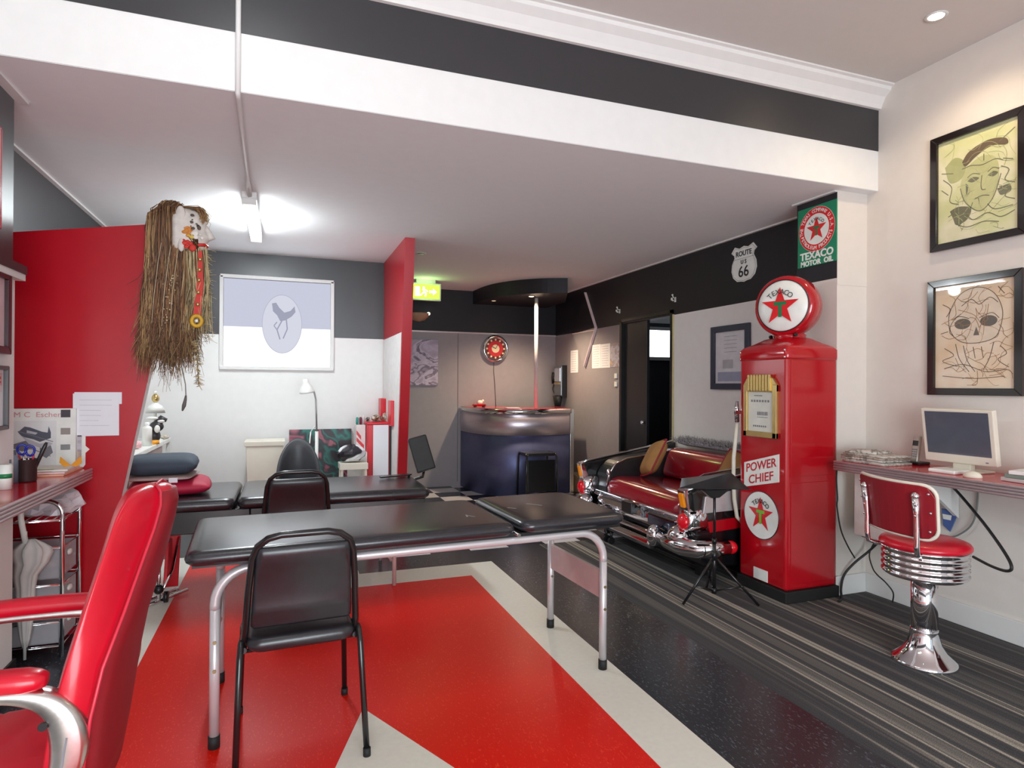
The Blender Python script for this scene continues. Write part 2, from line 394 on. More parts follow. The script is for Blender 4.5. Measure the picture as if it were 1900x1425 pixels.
# bar back wall
w = MB()
w.m(KHAKI).box(1.02, XR+.12, 8.40, 8.5, 0, 2.14); w.m(BLACKD).box(1.02, XR+.12, 8.40, 8.5, 2.14, ZL)
w.m(BLACK).box(2.285, 2.290, 8.398, 8.41, .06, 2.14)
struct(w.build('wall_bar'))
w = MB(); w.m(mat('satin metal strip', (205, 190, 192), .3, .6)).box(1.11, XR, 8.385, 8.40, 2.135, 2.155); struct(w.build('trim_5'))
# red partitions
PW = mat('partition end white', (222, 218, 216), .6)
w = MB(); w.m(REDW).prism([(-1.44, 2.215), (-.565, 2.355), (-1.01, 0), (-1.44, 0)], 'xz', 4.10, 4.185)
# its end face is white
w.m(PW).add([(-.5645, 4.101, 2.355), (-1.0095, 4.101, 0), (-1.0095, 4.186, 0), (-.5645, 4.186, 2.355)], [(0,1,2,3)], False)
struct(w.build('wall_partition_left'))
w = MB(); w.m(REDW).prism([(5.575, ZL), (6.86, ZL), (6.86, 0), (5.985, 0)], 'yz', 1.02, 1.11)
w.m(PW).prism([(5.735, 1.893), (6.83, 1.893), (6.83, .0), (6.02, .0)], 'yz', 1.0175, 1.03)
struct(w.build('wall_partition_center'))
w = MB(); w.m(KHAKI).box(1.02, 1.11, 6.86, 8.4, 0, ZL); struct(w.build('wall_bar_side'))
# skirting boards
def skirt(name, *boxes):
    w = MB().m(SKIRT)
    for b in boxes: w.box(*b)
    struct(w.build(name, bev=.004))
skirt('baseboard_right', (XR-.016, XR, -3, 3.17, 0, .13), (XR-.016, XR, 3.52, 5.43, 0, .1))
skirt('baseboard_column', (3.495, 3.515, 3.155, 3.52, 0, .13), (3.495, XR-.016, 3.153, 3.17, 0, .13))
skirt('baseboard_back', (-1.45, 1.017, 6.826, 6.84, 0, .1))
w = MB().m(TAN); w.box(XR-.018, XR, 6.51, 8.39, 0, .12); struct(w.build('baseboard_bar', bev=.003))
# front of the shop behind the viewer: wall with a wide window
w = MB(); w.m(WHITE).box(-1.55, XR+.1, -3.1, -3.0, 0, .35); w.box(-1.55, XR+.1, -3.1, -3.0, 2.95, ZH+.06); w.box(-1.55, -1.2, -3.1, -3.0, .35, 2.95); w.box(3.5, XR+.1, -3.1, -3.0, .35, 2.95)
struct(w.build('wall_front'))
w = MB().m(BLKMET)
for x in (-1.2, .35, 1.95, 3.46): w.box(x, x+.06, -3.09, -3.01, .35, 2.95)
w.box(-1.2, 3.5, -3.09, -3.01, 2.2, 2.26)
struct(w.build('window_2'))
# bulkhead over the bar
bc = [(2.50, 8.39), (2.52, 7.95), (2.60, 7.60), (2.78, 7.28), (3.0, 7.07), (3.28, 6.93)]
w = MB().m(BLACKD); w.prism(curve(bc, 5)+[(3.62, 7.72), (3.62, 8.39)], 'xy', 2.555, ZL-.001); struct(w.build('wall_bulkhead'))
# ================================================================ CAMERA
f_, yaw, pit, rol = 1148.4, .3532, .0033, .0056
cy, sy, cp, sp, cr_, sr = math.cos(yaw), math.sin(yaw), math.cos(pit), math.sin(pit), math.cos(rol), math.sin(rol)
F = Vector((sy*cp, cy*cp, sp)); r_ = Vector((cy, -sy, 0)); u_ = r_.cross(F)
r2 = cr_*r_+sr*u_; u2 = -sr*r_+cr_*u_
cam = bpy.data.cameras.new('Camera'); co = bpy.data.objects.new('Camera', cam); COL.objects.link(co)
M = Matrix.Identity(4)
for i in range(3): M[i][0] = r2[i]; M[i][1] = u2[i]; M[i][2] = -F[i]
M[2][3] = 1.40; co.matrix_world = M
cam.sensor_width = 36; cam.lens = 36*f_/1900; cam.clip_start = .05
S.camera = co
# ================================================================ LIGHT
wd = bpy.data.worlds.new('World'); S.world = wd; wd.use_nodes = True
bg = wd.node_tree.nodes['Background']; bg.inputs[0].default_value = (.80, .90, 1.0, 1); bg.inputs[1].default_value = .9
def light(name, kind, loc, power, color=(1,1,1), rot=None, **kw):
    l = bpy.data.lights.new(name, kind); l.energy = power; l.color = color
    for k, v in kw.items(): setattr(l, k, v)
    o = bpy.data.objects.new(name, l); COL.objects.link(o); o.location = loc
    if rot: o.rotation_euler = rot
    return o
light('shopfront daylight', 'AREA', (.35, -2.95, 1.25), 240, (.84, .95, 1.0), (math.radians(90), 0, 0), shape='RECTANGLE', size=3.0, size_y=2.2)
light('booth window daylight', 'AREA', (-.05, 6.80, 2.03), 3, (.92, .95, 1), (math.radians(-90), 0, 0), shape='RECTANGLE', size=1.0, size_y=.85)
S.view_settings.view_transform = 'Standard'; S.view_settings.look = 'None'; S.view_settings.gamma = 1; S.view_settings.use_curve_mapping = False
S.view_settings.exposure = 0.0
# ceiling downlights and the fluorescent batten
def downlight(loc, r, label, lit=True, power=30, color=(1, .78, .52), warm=(255, 224, 180), strength=20, cone=1.9, name='downlight', ring=SKIRT, group=None):
    t = thing(name, label, 'ceiling light', loc, group)
    x, y, z = loc
    MB().m(ring).lathe([(r*.72, -.004), (r, -.006), (r*1.02, 0.0), (r*.72, 0.0)], loc, 'z', 28).build('trim_ring', None, t)
    MB().m(glow('lamp '+str(strength)+str(warm), warm, strength) if lit else BLACK).lathe([(0.0001, -.005), (r*.5, -.005), (r*.7, -.002), (r*.7, 0)], loc, 'z', 24).build('lamp_face', None, t)
    if power:
        light('downlight beam', 'SPOT', (x, y, z-.03), power, color, None, spot_size=cone, spot_blend=.7, shadow_soft_size=.05)
    return t
downlight((3.309, 2.353, ZH), .055, 'lit warm downlight in the near ceiling above the framed drawings', strength=60, power=24, cone=2.5)
downlight((2.98, 7.38, 2.555), .05, 'lit warm downlight under the black bulkhead beside the white pole', strength=8, power=150, ring=BLACK, cone=2.4, name='downlight')
downlight((2.66, 7.95, 2.555), .045, 'small dim downlight under the black bulkhead, left of the lit one', strength=1.2, power=0, ring=BLACK, name='downlight')
downlight((1.295, 6.203, ZL), .055, 'dark unlit downlight in the low ceiling beside the red partition top', lit=False, power=0, name='downlight')
t = thing('fluorescent_light', 'bright white fluorescent batten on the low ceiling over the massage tables', 'ceiling light', (-.235, 5.2, ZL))
b = MB().m(SKIRT); b.box(-.285, -.185, 4.66, 5.9, ZL-.045, ZL); b.build('housing', None, t, bev=.006)
for dx in (-.028, .028):
    MB().m(glow('tube light', (248, 252, 255), 14)).cyl((-.235+dx, 4.70, ZL-.068), (-.235+dx, 5.86, ZL-.068), .014, 12).build('tube', None, t)
for ya in (4.655, 5.86): MB().m(SKIRT).box(-.28, -.19, ya, ya+.045, ZL-.09, ZL-.045).build('end_cap', None, t, bev=.004)
light('batten glow', 'AREA', (-.235, 5.28, ZL-.095), 24, (.86, .97, 1), None, shape='RECTANGLE', size=.12, size_y=1.1)
light('batten upglow', 'POINT', (-.235, 5.28, ZL-.13), 24, (.92, .99, 1), None, shadow_soft_size=.06)
t = thing('fluorescent_light', 'white fluorescent batten on the high near ceiling, above the picture edge', 'ceiling light', (-.2, 1.7, ZH))
MB().m(SKIRT).box(-.25, -.15, 1.1, 2.35, ZH-.045, ZH).build('housing', None, t, bev=.006)
for dx in (-.028, .028): MB().m(glow('tube light', (248, 252, 255), 14)).cyl((-.2+dx, 1.13, ZH-.07), (-.2+dx, 2.32, ZH-.07), .014, 12).build('tube', None, t)
for yy in (1.4, 2.05): light('near batten glow', 'POINT', (-.2, yy, ZH-.16), 4.5, (.88, .97, 1), None, shadow_soft_size=.08)
c = MB().m(SKIRT); c.tube([(-.205, YB-.012, ZH), (-.205, YB-.012, ZL-.02), (-.205, YB+.03, ZL-.018), (-.215, 3.6, ZL-.014), (-.225, 4.3, ZL-.014), (-.24, 4.5, ZL-.02), (-.235, 4.67, ZL-.03)], .012, 10)
c.tube([(-.228, 4.3, ZL-.014), (-.222, 4.5, ZL-.02), (-.225, 4.67, ZL-.03)], .009, 8)
tag(c.build('conduit'), 'white cable conduit running down the beam and across the ceiling to the fluorescent light', 'cable conduit')
# ================================================================ PETROL PUMP
X0, X1, Y0, Y1 = 3.055, 3.49, 3.145, 3.585
t = thing('petrol_pump', 'tall red vintage petrol pump with round white star globe on top, beside the column', 'petrol pump', ((X0+X1)/2, (Y0+Y1)/2, 0))
b = MB().m(RUBBER); b.box(X0-.012, X1+.012, Y0-.012, Y1+.01, 0, .075); b.build('plinth', None, t, bev=.006)
b = MB().m(REDGLOSS); b.box(X0, X1, Y0, Y1, .075, 1.64); b.build('cabinet', None, t, bev=.022, seg=3)
b = MB().m(REDGLOSS); b.box(X0+.035, X1-.035, Y0-.004, Y0+.01, .82, 1.58); b.box(X0+.035, X1-.035, Y0-.004, Y0+.01, .12, .78); b.build('side_panel', None, t, bev=.003)
# stepped dome cap
def rring(hx, hy, z, r=.05):
    return [Vector(((X0+X1)/2+a, (Y0+Y1)/2+b_, z)) for a, b_ in rrect(2*hx, 2*hy, min(r, hx*.9, hy*.9), 4)]
hx, hy = (X1-X0)/2, (Y1-Y0)/2
cap = MB().m(REDGLOSS)
cap.loft([rring(hx+.006, hy+.006, 1.585, .03), rring(hx+.008, hy+.008, 1.60, .03), rring(hx+.008, hy+.008, 1.655, .03), rring(hx-.005, hy-.005, 1.675, .04), rring(hx-.05, hy-.04, 1.70, .06), rring(hx-.10, hy-.075, 1.732, .07), rring(hx-.14, hy-.11, 1.745, .06)])
cap.build('cap', None, t)
cap = MB().m(CHROME)
for yy in (Y0+.012, Y1-.012):
    for zz in (1.60, 1.645): cap.ball((X0-.006, yy, zz), .008, n=8)
cap.build('screw', None, t)
gy = 3.345; gz = 1.955; gx = 3.275
b = MB().m(REDGLOSS); b.lathe([(.10, 1.735), (.105, 1.76), (.085, 1.775), (.085, 1.80)], (gx, gy, 0), 'z', 28)
b.m(BLACK).cyl((gx-.06, gy-.105, 1.755), (gx-.06, gy-.12, 1.755), .012, 10).cyl((gx-.06, gy+.105, 1.755), (gx-.06, gy+.12, 1.755), .012, 10); b.build('globe_neck', None, t)
gb = MB().m(REDGLOSS); gb.lathe([(.172, -.115), (.192, -.112), (.205, -.09), (.210, -.05), (.206, .02), (.188, .075), (.165, .10), (.16, .105), (.0001, .115)], (gx, gy, gz), 'x', 48)
globe = gb.build('globe_body', None, t)
lens = MB().m(LOGOWHITE).lathe([(.0001, -.150), (.06, -.147), (.12, -.138), (.16, -.122), (.172, -.112)], (gx, gy, gz), 'x', 44); lens.m(BLACK).lathe([(.172, -.118), (.177, -.118), (.177, -.110)], (gx, gy, gz), 'x', 44)
ln = lens.build('globe_lens', None, globe)
def star_logo(parent, o, R, green=(24, 120, 72), dome=0, txt=True):
    """white disc logo: red star, green T, black letters; faces -x"""
    g = MB().plane(o, (0,-1,0), (0,0,1), (-1,0,0))
    g.m(LOGORED).fill(star(R*.80, R*.31), .002)
    gm = mat('logo green %d' % green[1], green, .35)
    g.m(gm).fill([(-.26*R,.20*R),(.26*R,.20*R),(.26*R,.06*R),(.07*R,.06*R),(.07*R,-.42*R),(-.07*R,-.42*R),(-.07*R,.06*R),(-.26*R,.06*R)], .003)
    g.build('star_emblem', None, parent, fix=False)
    if txt: lettering('TEXACO', Vector(o)+Vector((-.003, 0, .0)), (0,-1,0), (0,0,1), R*.30, INK, parent, arc=(R*.60, PI/2, .30), sx=.95)
star_logo(globe, (gx-.152, gy, gz-.01), .165)
globe.rotation_euler = (0, 0, math.radians(22))
# dial window in a gold frame
g = MB().m(GOLD)
fy0, fy1, fz0, fz1 = 3.215, 3.525, 1.06, 1.47
g.box(X0-.022, X0+.002, fy0, fy0+.035, fz0, fz1-.05); g.box(X0-.022, X0+.002, fy1-.035, fy1, fz0, fz1-.05); g.box(X0-.022, X0+.002, fy0, fy1, fz0, fz0+.04)
g.prism([(fy0, fz1-.05), (fy0+.03, fz1-.01), (fy0+.07, fz1+.01), (fy1-.07, fz1+.01), (fy1-.03, fz1-.01), (fy1, fz1-.05), (fy1, fz1-.10), (fy0, fz1-.10)], 'yz', X0-.02, X0+.002)
for k in range(8):
    yy = fy0+.055+k*.028; g.box(X0-.032, X0-.018, yy-.009, yy+.009, fz1-.095, fz1+.018)
fr = g.build('dial_frame', None, t, bev=.004)
MB().m(mat('dial ivory', (214, 216, 206), .4)).box(X0-.006, X0+.002, fy0+.03, fy1-.03, fz0+.035, fz1-.09).build('dial_plate', None, fr)
g = MB().plane((X0-.007, 3.37, 1.24), (0,-1,0), (0,0,1), (-1,0,0)).m(GREYINK)
for (a, b_, c, d) in ((-.09,.06,.09,.075),(-.06,.10,.02,.108),(-.03,-.03,.07,-.005),(-.03,-.045,.07,-.04),(-.07,-.11,.06,-.098)):
    n = 7
    for k in range(n):
        aa = a+(c-a)*k/n; g.fill([(aa,b_),(aa+(c-a)/n*.6,b_),(aa+(c-a)/n*.6,d),(aa,d)], .001)
g.build('dial_figures', None, fr, fix=False)
sp_ = MB().m(LOGOWHITE); sp_.prism([(3.205, .778), (3.53, .70), (3.53, .872), (3.205, .962)], 'yz', X0-.005, X0+.001); sg = sp_.build('name_plate', None, t)
upv = (0, 0, 1); rv = Vector((0, -.325, .084)).normalized()
lettering('POWER', (X0-.006, 3.368, .868), rv, upv, .083, REDINK, sg, sx=1.02, bold=.001); lettering('CHIEF', (X0-.006, 3.368, .783), rv, upv, .083, REDINK, sg, sx=1.1, bold=.001)
em_ = MB().m(LOGOWHITE).lathe([(.158, -.004), (.158, .004)], (X0, 3.368, .53), 'x', 44); em_.m(BLACK).lathe([(.158, -.003), (.163, -.003), (.163, .003)], (X0, 3.368, .53), 'x', 44); eb = em_.build('round_plate', None, t)
star_logo(eb, (X0-.005, 3.368, .535), .150, (110, 190, 40))
MB().m(LOGOWHITE).box(X0-.004, X0+.001, 3.305, 3.435, .06+.03, .165).build('small_plate', None, t)
# hose and nozzle on the far side
hz = MB().m(mat('cream hose', (214, 208, 192), .5)); hz.tube([(3.06, 3.612, 1.14), (3.048, 3.614, 1.05), (3.03, 3.614, .9), (3.028, 3.614, .75), (3.036, 3.614, .6), (3.06, 3.614, .47), (3.11, 3.614, .42), (3.17, 3.612, .46), (3.2, 3.60, .56)], .014, 10)
ho = hz.build('hose', None, t)
n_ = MB().m(CHROME); n_.tube([(3.058, 3.612, 1.30), (3.054, 3.613, 1.24), (3.058, 3.613, 1.15)], .014, 10, radii=[.010, .018, .016]); n_.box(3.04, 3.10, 3.58, 3.625, 1.21, 1.235); n_.build('nozzle', None, t)
# ================================================================ RIGHT-HAND SIGNS
t = tag(MB().m(mat('sign green', (12, 132, 92), .4)).box(3.502, 3.51, 3.168, 3.505, 2.262, 2.682).build('metal_sign', bev=.002), 'green metal sign with red star in a ringed disc high on the column side', 'sign')
o = (3.5015, 3.336, 2.515)
g = MB().plane(o, (0,-1,0), (0,0,1), (-1,0,0))
g.m(LOGORED).fill(circ(.155, 40), .0008); g.m(LOGOWHITE).fill(circ(.157, 40, ry=.157), .0004).fill(circ(.108, 40), .0014)
g.m(LOGORED).fill(star(.090, .036, rot=PI/2), .002); g.m(LOGOGREEN).fill([(-.028,.02),(.028,.02),(.028,.004),(.008,.004),(.008,-.045),(-.008,-.045),(-.008,.004),(-.028,.004)], .0026)
g.build('emblem', None, t, fix=False)
lettering('THE TEXAS COMPANY U.S.A.', (3.4995, 3.336, 2.515), (0,-1,0), (0,0,1), .036, LOGOWHITE, t, arc=(.131, PI/2, .148), sx=.9)
lettering('PETROLEUM PRODUCTS', (3.4995, 3.336, 2.515), (0,-1,0), (0,0,1), .036, LOGOWHITE, t, arc=(.131, -PI/2, -.148), sx=.9)
lettering('TEXACO', (3.4992, 3.336, 2.513), (0,-1,0), (0,0,1), .032, INK, t, arc=(.072, PI/2, .34))
lettering('TEXACO', (3.501, 3.336, 2.335), (0,-1,0), (0,0,1), .072, LOGOWHITE, t, sx=1.0, bold=.0025); lettering('MOTOR  OIL', (3.501, 3.336, 2.283), (0,-1,0), (0,0,1), .050, LOGOWHITE, t, sx=.97, bold=.002)
# route shield
sh = [(0,-.150),(.035,-.142),(.085,-.138),(.135,-.10),(.157,-.04),(.150,.02),(.118,.075),(.125,.10),(.160,.125),(.115,.172),(.055,.150),(0,.165)]
poly = sh+[(-a, b_) for a, b_ in sh[::-1][1:-1]]
g = MB().plane((XR-.006, 4.385, 2.475), (0,-1,0), (0,0,1), (-1,0,0)); g.m(LOGOWHITE).fill(poly, .0, .006)
t = tag(g.build('route_shield', fix=False), 'white shield-shaped road sign on the black band of the side wall', 'sign')
g = MB().plane((XR-.0065, 4.385, 2.475), (0,-1,0), (0,0,1), (-1,0,0)).m(GREYINK); g.stroke([(a*.93, b_*.93) for a, b_ in poly+poly[:1]], .0025, .0006); g.stroke([(-.13,.058),(.13,.058)], .003, .0006); g.build('outline', None, t, fix=False)
for tx, z, sz in (('ROUTE', .10, .062), ('U S', .025, .05), ('66', -.062, .135)):
    lettering(tx, (XR-.008, 4.385, 2.475+z), (0,-1,0), (0,0,1), sz, INK, t, bold=.0012)
# picture frames ---------------------------------------------------------
def frame(name, label, o, u, nrm, wd_, ht, bw, fm, paint, th=.028, mount=None, mw=.0, glazing=True, group=None):
    """o: centre on the wall; returns thing; paint(g,w,h) draws on the print"""
    u = Vector(u); nrm = Vector(nrm); up = Vector((0,0,1)); o = Vector(o)
    t = thing(name, label, 'framed picture', o-up*(ht/2), group)
    f = MB().plane(o, u, up, nrm).m(fm)
    W, H_ = wd_/2, ht/2
    for P_ in ([(-W,H_),(W,H_),(W-bw,H_-bw),(-W+bw,H_-bw)], [(-W,-H_),(W,-H_),(W-bw,-H_+bw),(-W+bw,-H_+bw)], [(-W,-H_),(-W,H_),(-W+bw,H_-bw),(-W+bw,-H_+bw)], [(W,-H_),(W,H_),(W-bw,H_-bw),(W-bw,-H_+bw)]):
        n = 4; lo = [f.pt(a,b,.001) for a,b in P_]; hi = [f.pt(a,b,th) for a,b in P_]
        f.add(lo+hi, [(0,1,2,3),(4,5,6,7)]+[(i,(i+1)%4,4+(i+1)%4,4+i) for i in range(4)], False)
    f.build('frame', None, t, bev=.003)
    if mount:
        MB().plane(o, u, up, nrm).m(mount).fill([(-W+bw,-H_+bw),(W-bw,-H_+bw),(W-bw,H_-bw),(-W+bw,H_-bw)], .008, .006).build('mount', None, t)
    g = MB().plane(o+nrm*.010, u, up, nrm); paint(g, wd_-2*bw-2*mw, ht-2*bw-2*mw); g.build('print', None, t, fix=False)
    if glazing:
        MB().plane(o, u, up, nrm).m(GLASS).fill([(-W+bw,-H_+bw),(W-bw,-H_+bw),(W-bw,H_-bw),(-W+bw,H_-bw)], .017, .002).build('glazing', None, t)
    return t
FRAMEBLK = mat('glossy black frame', (30, 22, 22), .18, coat=.4)
def rect(w_, h_): return [(-w_/2,-h_/2),(w_/2,-h_/2),(w_/2,h_/2),(-w_/2,h_/2)]
WASHG = ramp_mat('yellow green wash', [(0, (190, 200, 132)), (.42, (216, 218, 166)), (.6, (232, 228, 196)), (1, (200, 204, 146))], scale=(5, 5, 5), rough=.8)
WASHO = ramp_mat('tan ochre wash', [(0, (210, 172, 132)), (.4, (230, 208, 176)), (.62, (236, 222, 200)), (1, (214, 184, 146))], scale=(2, 5, 5), rough=.8)
BROWNINK = mat('brown ink', (112, 96, 78), .8); DKINK = mat('dark wash ink', (118, 118, 94), .8); OLIVE = mat('olive wash', (176, 180, 126), .8); SAND = mat('sand wash', (226, 212, 190), .8); SAGE = mat('sage wash', (196, 198, 144), .8); HOLE = mat('eye hollow', (112, 108, 100), .8)
def art_face(g, W, H_):
    g.m(WASHG).fill(rect(W, H_), 0)
    s_ = W/.44
    def q(pts): return [(a*s_, b_*s_) for a, b_ in pts]
    g.m(SAGE).fill(q(curve([(-.07,.10),(-.09,.0),(-.06,-.10),(.02,-.16),(.09,-.10),(.12,.02),(.10,.12),(.02,.15),(-.07,.10)])), .0006)
    g.m(BROWNINK).fill(q(curve([(-.08,.15),(-.04,.20),(.06,.23),(.15,.21),(.16,.17),(.08,.19),(0,.16),(-.06,.12),(-.08,.15)])), .0008)
    g.m(OLIVE).fill(q(curve([(-.18,.15),(-.12,.19),(-.06,.14),(-.08,.06),(-.15,.05),(-.18,.15)])), .0007)
    g.m(DKINK)
    for c in ([(-.08,.11),(-.03,.115),(.03,.10),(.10,.11),(.14,.09)], [(-.09,.0),(-.06,-.09),(.02,-.16),(.09,-.10),(.13,.02)], [(-.05,.05),(-.02,.065),(.02,.05)], [(.06,.05),(.09,.065),(.12,.05)], [(.03,.04),(.025,-.01),(.03,-.04),(.05,-.045)], [(-.01,-.085),(.03,-.075),(.07,-.085)], [(.04,.16),(.04,.12)], [(-.19,.08),(-.14,.02),(-.15,-.06),(-.10,-.09)], [(-.2,.02),(-.16,-.02)], [(.13,.06),(.17,.03),(.15,-.02),(.20,-.05)], [(.14,.10),(.19,.08)], [(.12,-.05),(.18,-.07),(.15,-.11),(.2,-.14)], [(-.16,-.15),(-.08,-.13),(-.02,-.20),(.06,-.18),(.13,-.22),(.2,-.20)], [(-.12,-.20),(-.05,-.235),(.04,-.225),(.12,-.245)], [(-.02,-.10),(-.05,-.17),(-.10,-.22)], [(.06,-.13),(.10,-.17),(.19,-.17)], [(.12,.20),(.2,.25)], [(-.2,.12),(-.13,.10)]):
        g.stroke(q(curve(c)), .0045*s_, .0012)
    for c in ([(-.15,-.12),(-.10,-.105),(-.03,-.13),(-.05,-.19),(-.11,-.21),(-.13,-.17)], [(.11,-.06),(.17,-.05),(.18,-.09),(.13,-.10)], [(-.05,.03),(-.02,.045),(.015,.03),(-.02,.015)], [(.06,.03),(.09,.045),(.115,.03),(.09,.015)], [(-.06,.02),(-.045,.0),(-.055,-.05)]):
        g.fill(q(curve(c+c[:1])), .0010)
def art_skull(g, W, H_):
    g.m(WASHO).fill(rect(W, H_), 0)
    s_ = W/.40
    def q(pts): return [(a*s_, b_*s_) for a, b_ in pts]
    g.m(SAND).fill(q(curve([(-.12,.02),(-.125,.12),(-.07,.22),(.02,.25),(.10,.21),(.14,.12),(.13,.03),(.10,-.02),(.02,-.04),(-.06,-.03),(-.12,.02)])), .0006)
    g.m(HOLE); g.fill(q(circ(.042, 20, -.055, .065, .028)), .001); g.fill(q(circ(.042, 20, .075, .07, .028)), .001); g.fill(q([(.0,.0),(.015,.045),(.03,.0)]), .001)
    g.m(BROWNINK)
    for c in ([(-.12,.02),(-.125,.12),(-.07,.22),(.02,.25),(.10,.21),(.14,.12),(.13,.03),(.10,-.02),(.02,-.04),(-.06,-.03),(-.12,.02)], [(-.10,-.0),(-.12,.05),(-.08,.105),(-.02,.09)], [(.03,.09),(.09,.11),(.125,.08)], [(-.09,-.04),(-.07,-.12),(-.02,-.19)], [(-.05,-.05),(-.03,-.13),(.01,-.19)], [(.10,-.04),(.08,-.12),(.05,-.18)], [(.0,-.06),(.01,-.12)], [(.04,-.06),(.05,-.12)], [(-.15,-.06),(-.10,-.10),(-.16,-.13),(-.08,-.16)], [(.13,-.06),(.16,-.10),(.12,-.13),(.17,-.17)], [(-.16,.18),(-.12,.15),(-.14,.11)], [(-.06,.16),(-.01,.19),(.03,.16),(.08,.19),(.12,.16)], [(-.15,-.17),(-.05,-.15),(.06,-.19),(.16,-.18)], [(-.16,-.21),(0,-.225),(.15,-.215)], [(.15,.2),(.12,.24)], [(-.11,.09),(-.06,.12)], [(-.17,.02),(-.13,.03)]):
        g.stroke(q(curve(c)), .0035*s_, .0012)
def sketchy(fn, ink, seed, n):
    def f(g, W, H_):
        fn(g, W, H_); r = random.Random(seed); g.m(ink)
        for i in range(n):
            x, y = r.uniform(-.42, .34)*W, r.uniform(-.44, .40)*H_; a = r.uniform(-.9, .9); L = r.uniform(.03, .10)
            p = [(x, y)]
            for k in range(3): a += r.uniform(-1.1, 1.1); p.append((max(-.47*W, min(.47*W, p[-1][0]+L*math.cos(a)*.6)), max(-.47*H_, min(.47*H_, p[-1][1]+L*math.sin(a)*.6))))
            g.stroke(curve(p, 4), r.uniform(.0015, .0035), .0011)
    return f
art_face = sketchy(art_face, OLIVE, 3, 46); art_skull = sketchy(art_skull, mat('thin sepia', (168, 130, 92), .8), 5, 60)
frame('framed_drawing', 'black framed yellow-green ink drawing of a face, upper of two on the white wall', (XR, 2.44, 2.59), (0,-1,0), (-1,0,0), .53, .70, .042, FRAMEBLK, art_face)
frame('framed_drawing', 'black framed tan drawing of a skull, lower of two on the white wall', (XR, 2.455, 1.71), (0,-1,0), (-1,0,0), .53, .70, .042, FRAMEBLK, art_skull)
SLATE = mat('slate frame', (62, 66, 84), .35)
def art_plain(g, W, H_):
    g.m(mat('pale mount print', (222, 222, 228), .6)).fill(rect(W, H_), 0)
    g.m(mat('lilac print', (160, 165, 190), .7)).fill([(-W*.42,-H_*.46),(W*.42,-H_*.46),(W*.42,-H_*.28),(-W*.42,-H_*.28)], .0008)
    g.m(GREYINK)
    for k in range(5): g.stroke([(-W*.2,.05+k*.035),(W*.22,.05+k*.035)], .003, .001)
    g.m(PALEG).fill([(-W*.25,-.10),(W*.1,-.10),(W*.1,-.02),(-W*.25,-.02)], .0009)
frame('framed_print', 'slate grey framed print hanging on the white wall just left of the red pump', (XR, 4.55, 1.67), (0,-1,0), (-1,0,0), .51, .58, .055, SLATE, art_plain)
# hooks above the doorway
for i, (y, z, lb) in enumerate(((6.525, 2.305, 'small white hook on the black band, at the far side of the doorway'), (5.40, 2.30, 'small white hook on the black band, at the near side of the doorway'))):
    h = MB().m(LOGOWHITE); h.box(XR-.006, XR, y-.012, y+.012, z-.025, z+.025); h.tube([(XR-.005, y, z+.012), (XR-.035, y-.012, z+.02), (XR-.05, y-.02, z+.04)], .006, 8); h.tube([(XR-.005, y, z-.005), (XR-.04, y-.01, z-.015), (XR-.055, y-.015, z+.005)], .006, 8)
    h.ball((XR-.05, y-.02, z+.042), .010, n=8); h.ball((XR-.055, y-.015, z+.006), .010, n=8); h.ball((XR-.03, y+.02, z+.002), .012, n=8)
    tag(h.build('wall_hook'), lb, 'hook', 'wall hooks beside the doorway')
# ================================================================ DESK ON THE RIGHT
def ribbed_edge(mb, pts_xy, z0, z1, m, nr=3, out=.012):
    pass
t = thing('wall_desk', 'red topped wall desk with ribbed chrome edge along the white wall', 'desk', (3.57, 1.0, .87))
XD, YD, ZD = 3.36, 3.05, .928
b = MB().m(REDTOP).box(XD, XR, -1.0, YD, ZD-.028, ZD); b.build('desktop', None, t, bev=.004)
b = MB().m(mat('dark red apron', (120, 16, 26), .4)).box(XD+.008, XR, -1.0, YD, ZD-.062, ZD-.028); b.build('apron', None, t)
b = MB().m(RIB)
for k in range(4):
    zc = ZD-.008-k*.0155
    b.tube([(XD-.001, -1.0, zc), (XD-.001, YD-.001, zc)], .0079, 10)
    b.tube([(XD, YD, zc), (XR, YD, zc)], .0079, 10)
b.build('chrome_edge', None, t)
for y in (2.55, 1.3): MB().m(SKIRT).prism([(XR-.005, ZD-.06), (XD+.1, ZD-.06), (XR-.005, ZD-.30)], 'xz', y-.012, y+.012).build('bracket', None, t)
# monitor
t = thing('monitor', 'cream framed flat computer monitor standing on the red wall desk', 'monitor', (3.60, 2.42, ZD))
Mr = Matrix.Rotation(math.radians(-8), 3, 'Y')
def mpt(x, y, z): return Vector((3.60, 2.42, 1.13))+Mr @ Vector((x, y, z))
b = MB().m(CREAM); b.obox(mpt(0,0,0), (.035, .40, .31), Mr); b.obox(mpt(.03,0,-.02), (.04,.30,.22), Mr); b.build('case', None, t, bev=.006)
MB().m(mat('dark glossy screen', (84, 92, 104), .12, spec=.6)).obox(mpt(-.0185,0,.018), (.002,.352,.245), Mr).build('screen', None, t)
b = MB().m(CREAM); b.box(3.62, 3.66, 2.37, 2.47, ZD, 1.06); b.box(3.55, 3.72, 2.30, 2.54, ZD, ZD+.012); b.build('stand', None, t, bev=.005)
MB().m(GREYINK).obox(mpt(-.0185,-.15,-.135), (.002,.014,.006), Mr).build('button', None, t)
t = tag(MB().m(LOGOWHITE).box(3.43, 3.56, 2.33, 2.48, ZD, ZD+.022).build('mini_computer', bev=.008, seg=3), 'small flat white computer box lying in front of the monitor', 'computer')
m_ = MB().m(CREAM); m_.ball((3.43, 2.235, ZD+.004), .05, .62, .95, .62, n=20)
for v in m_.v: v.z = max(v.z, ZD)
tag(m_.build('computer_mouse'), 'cream computer mouse on the red wall desk near the chrome edge', 'mouse')
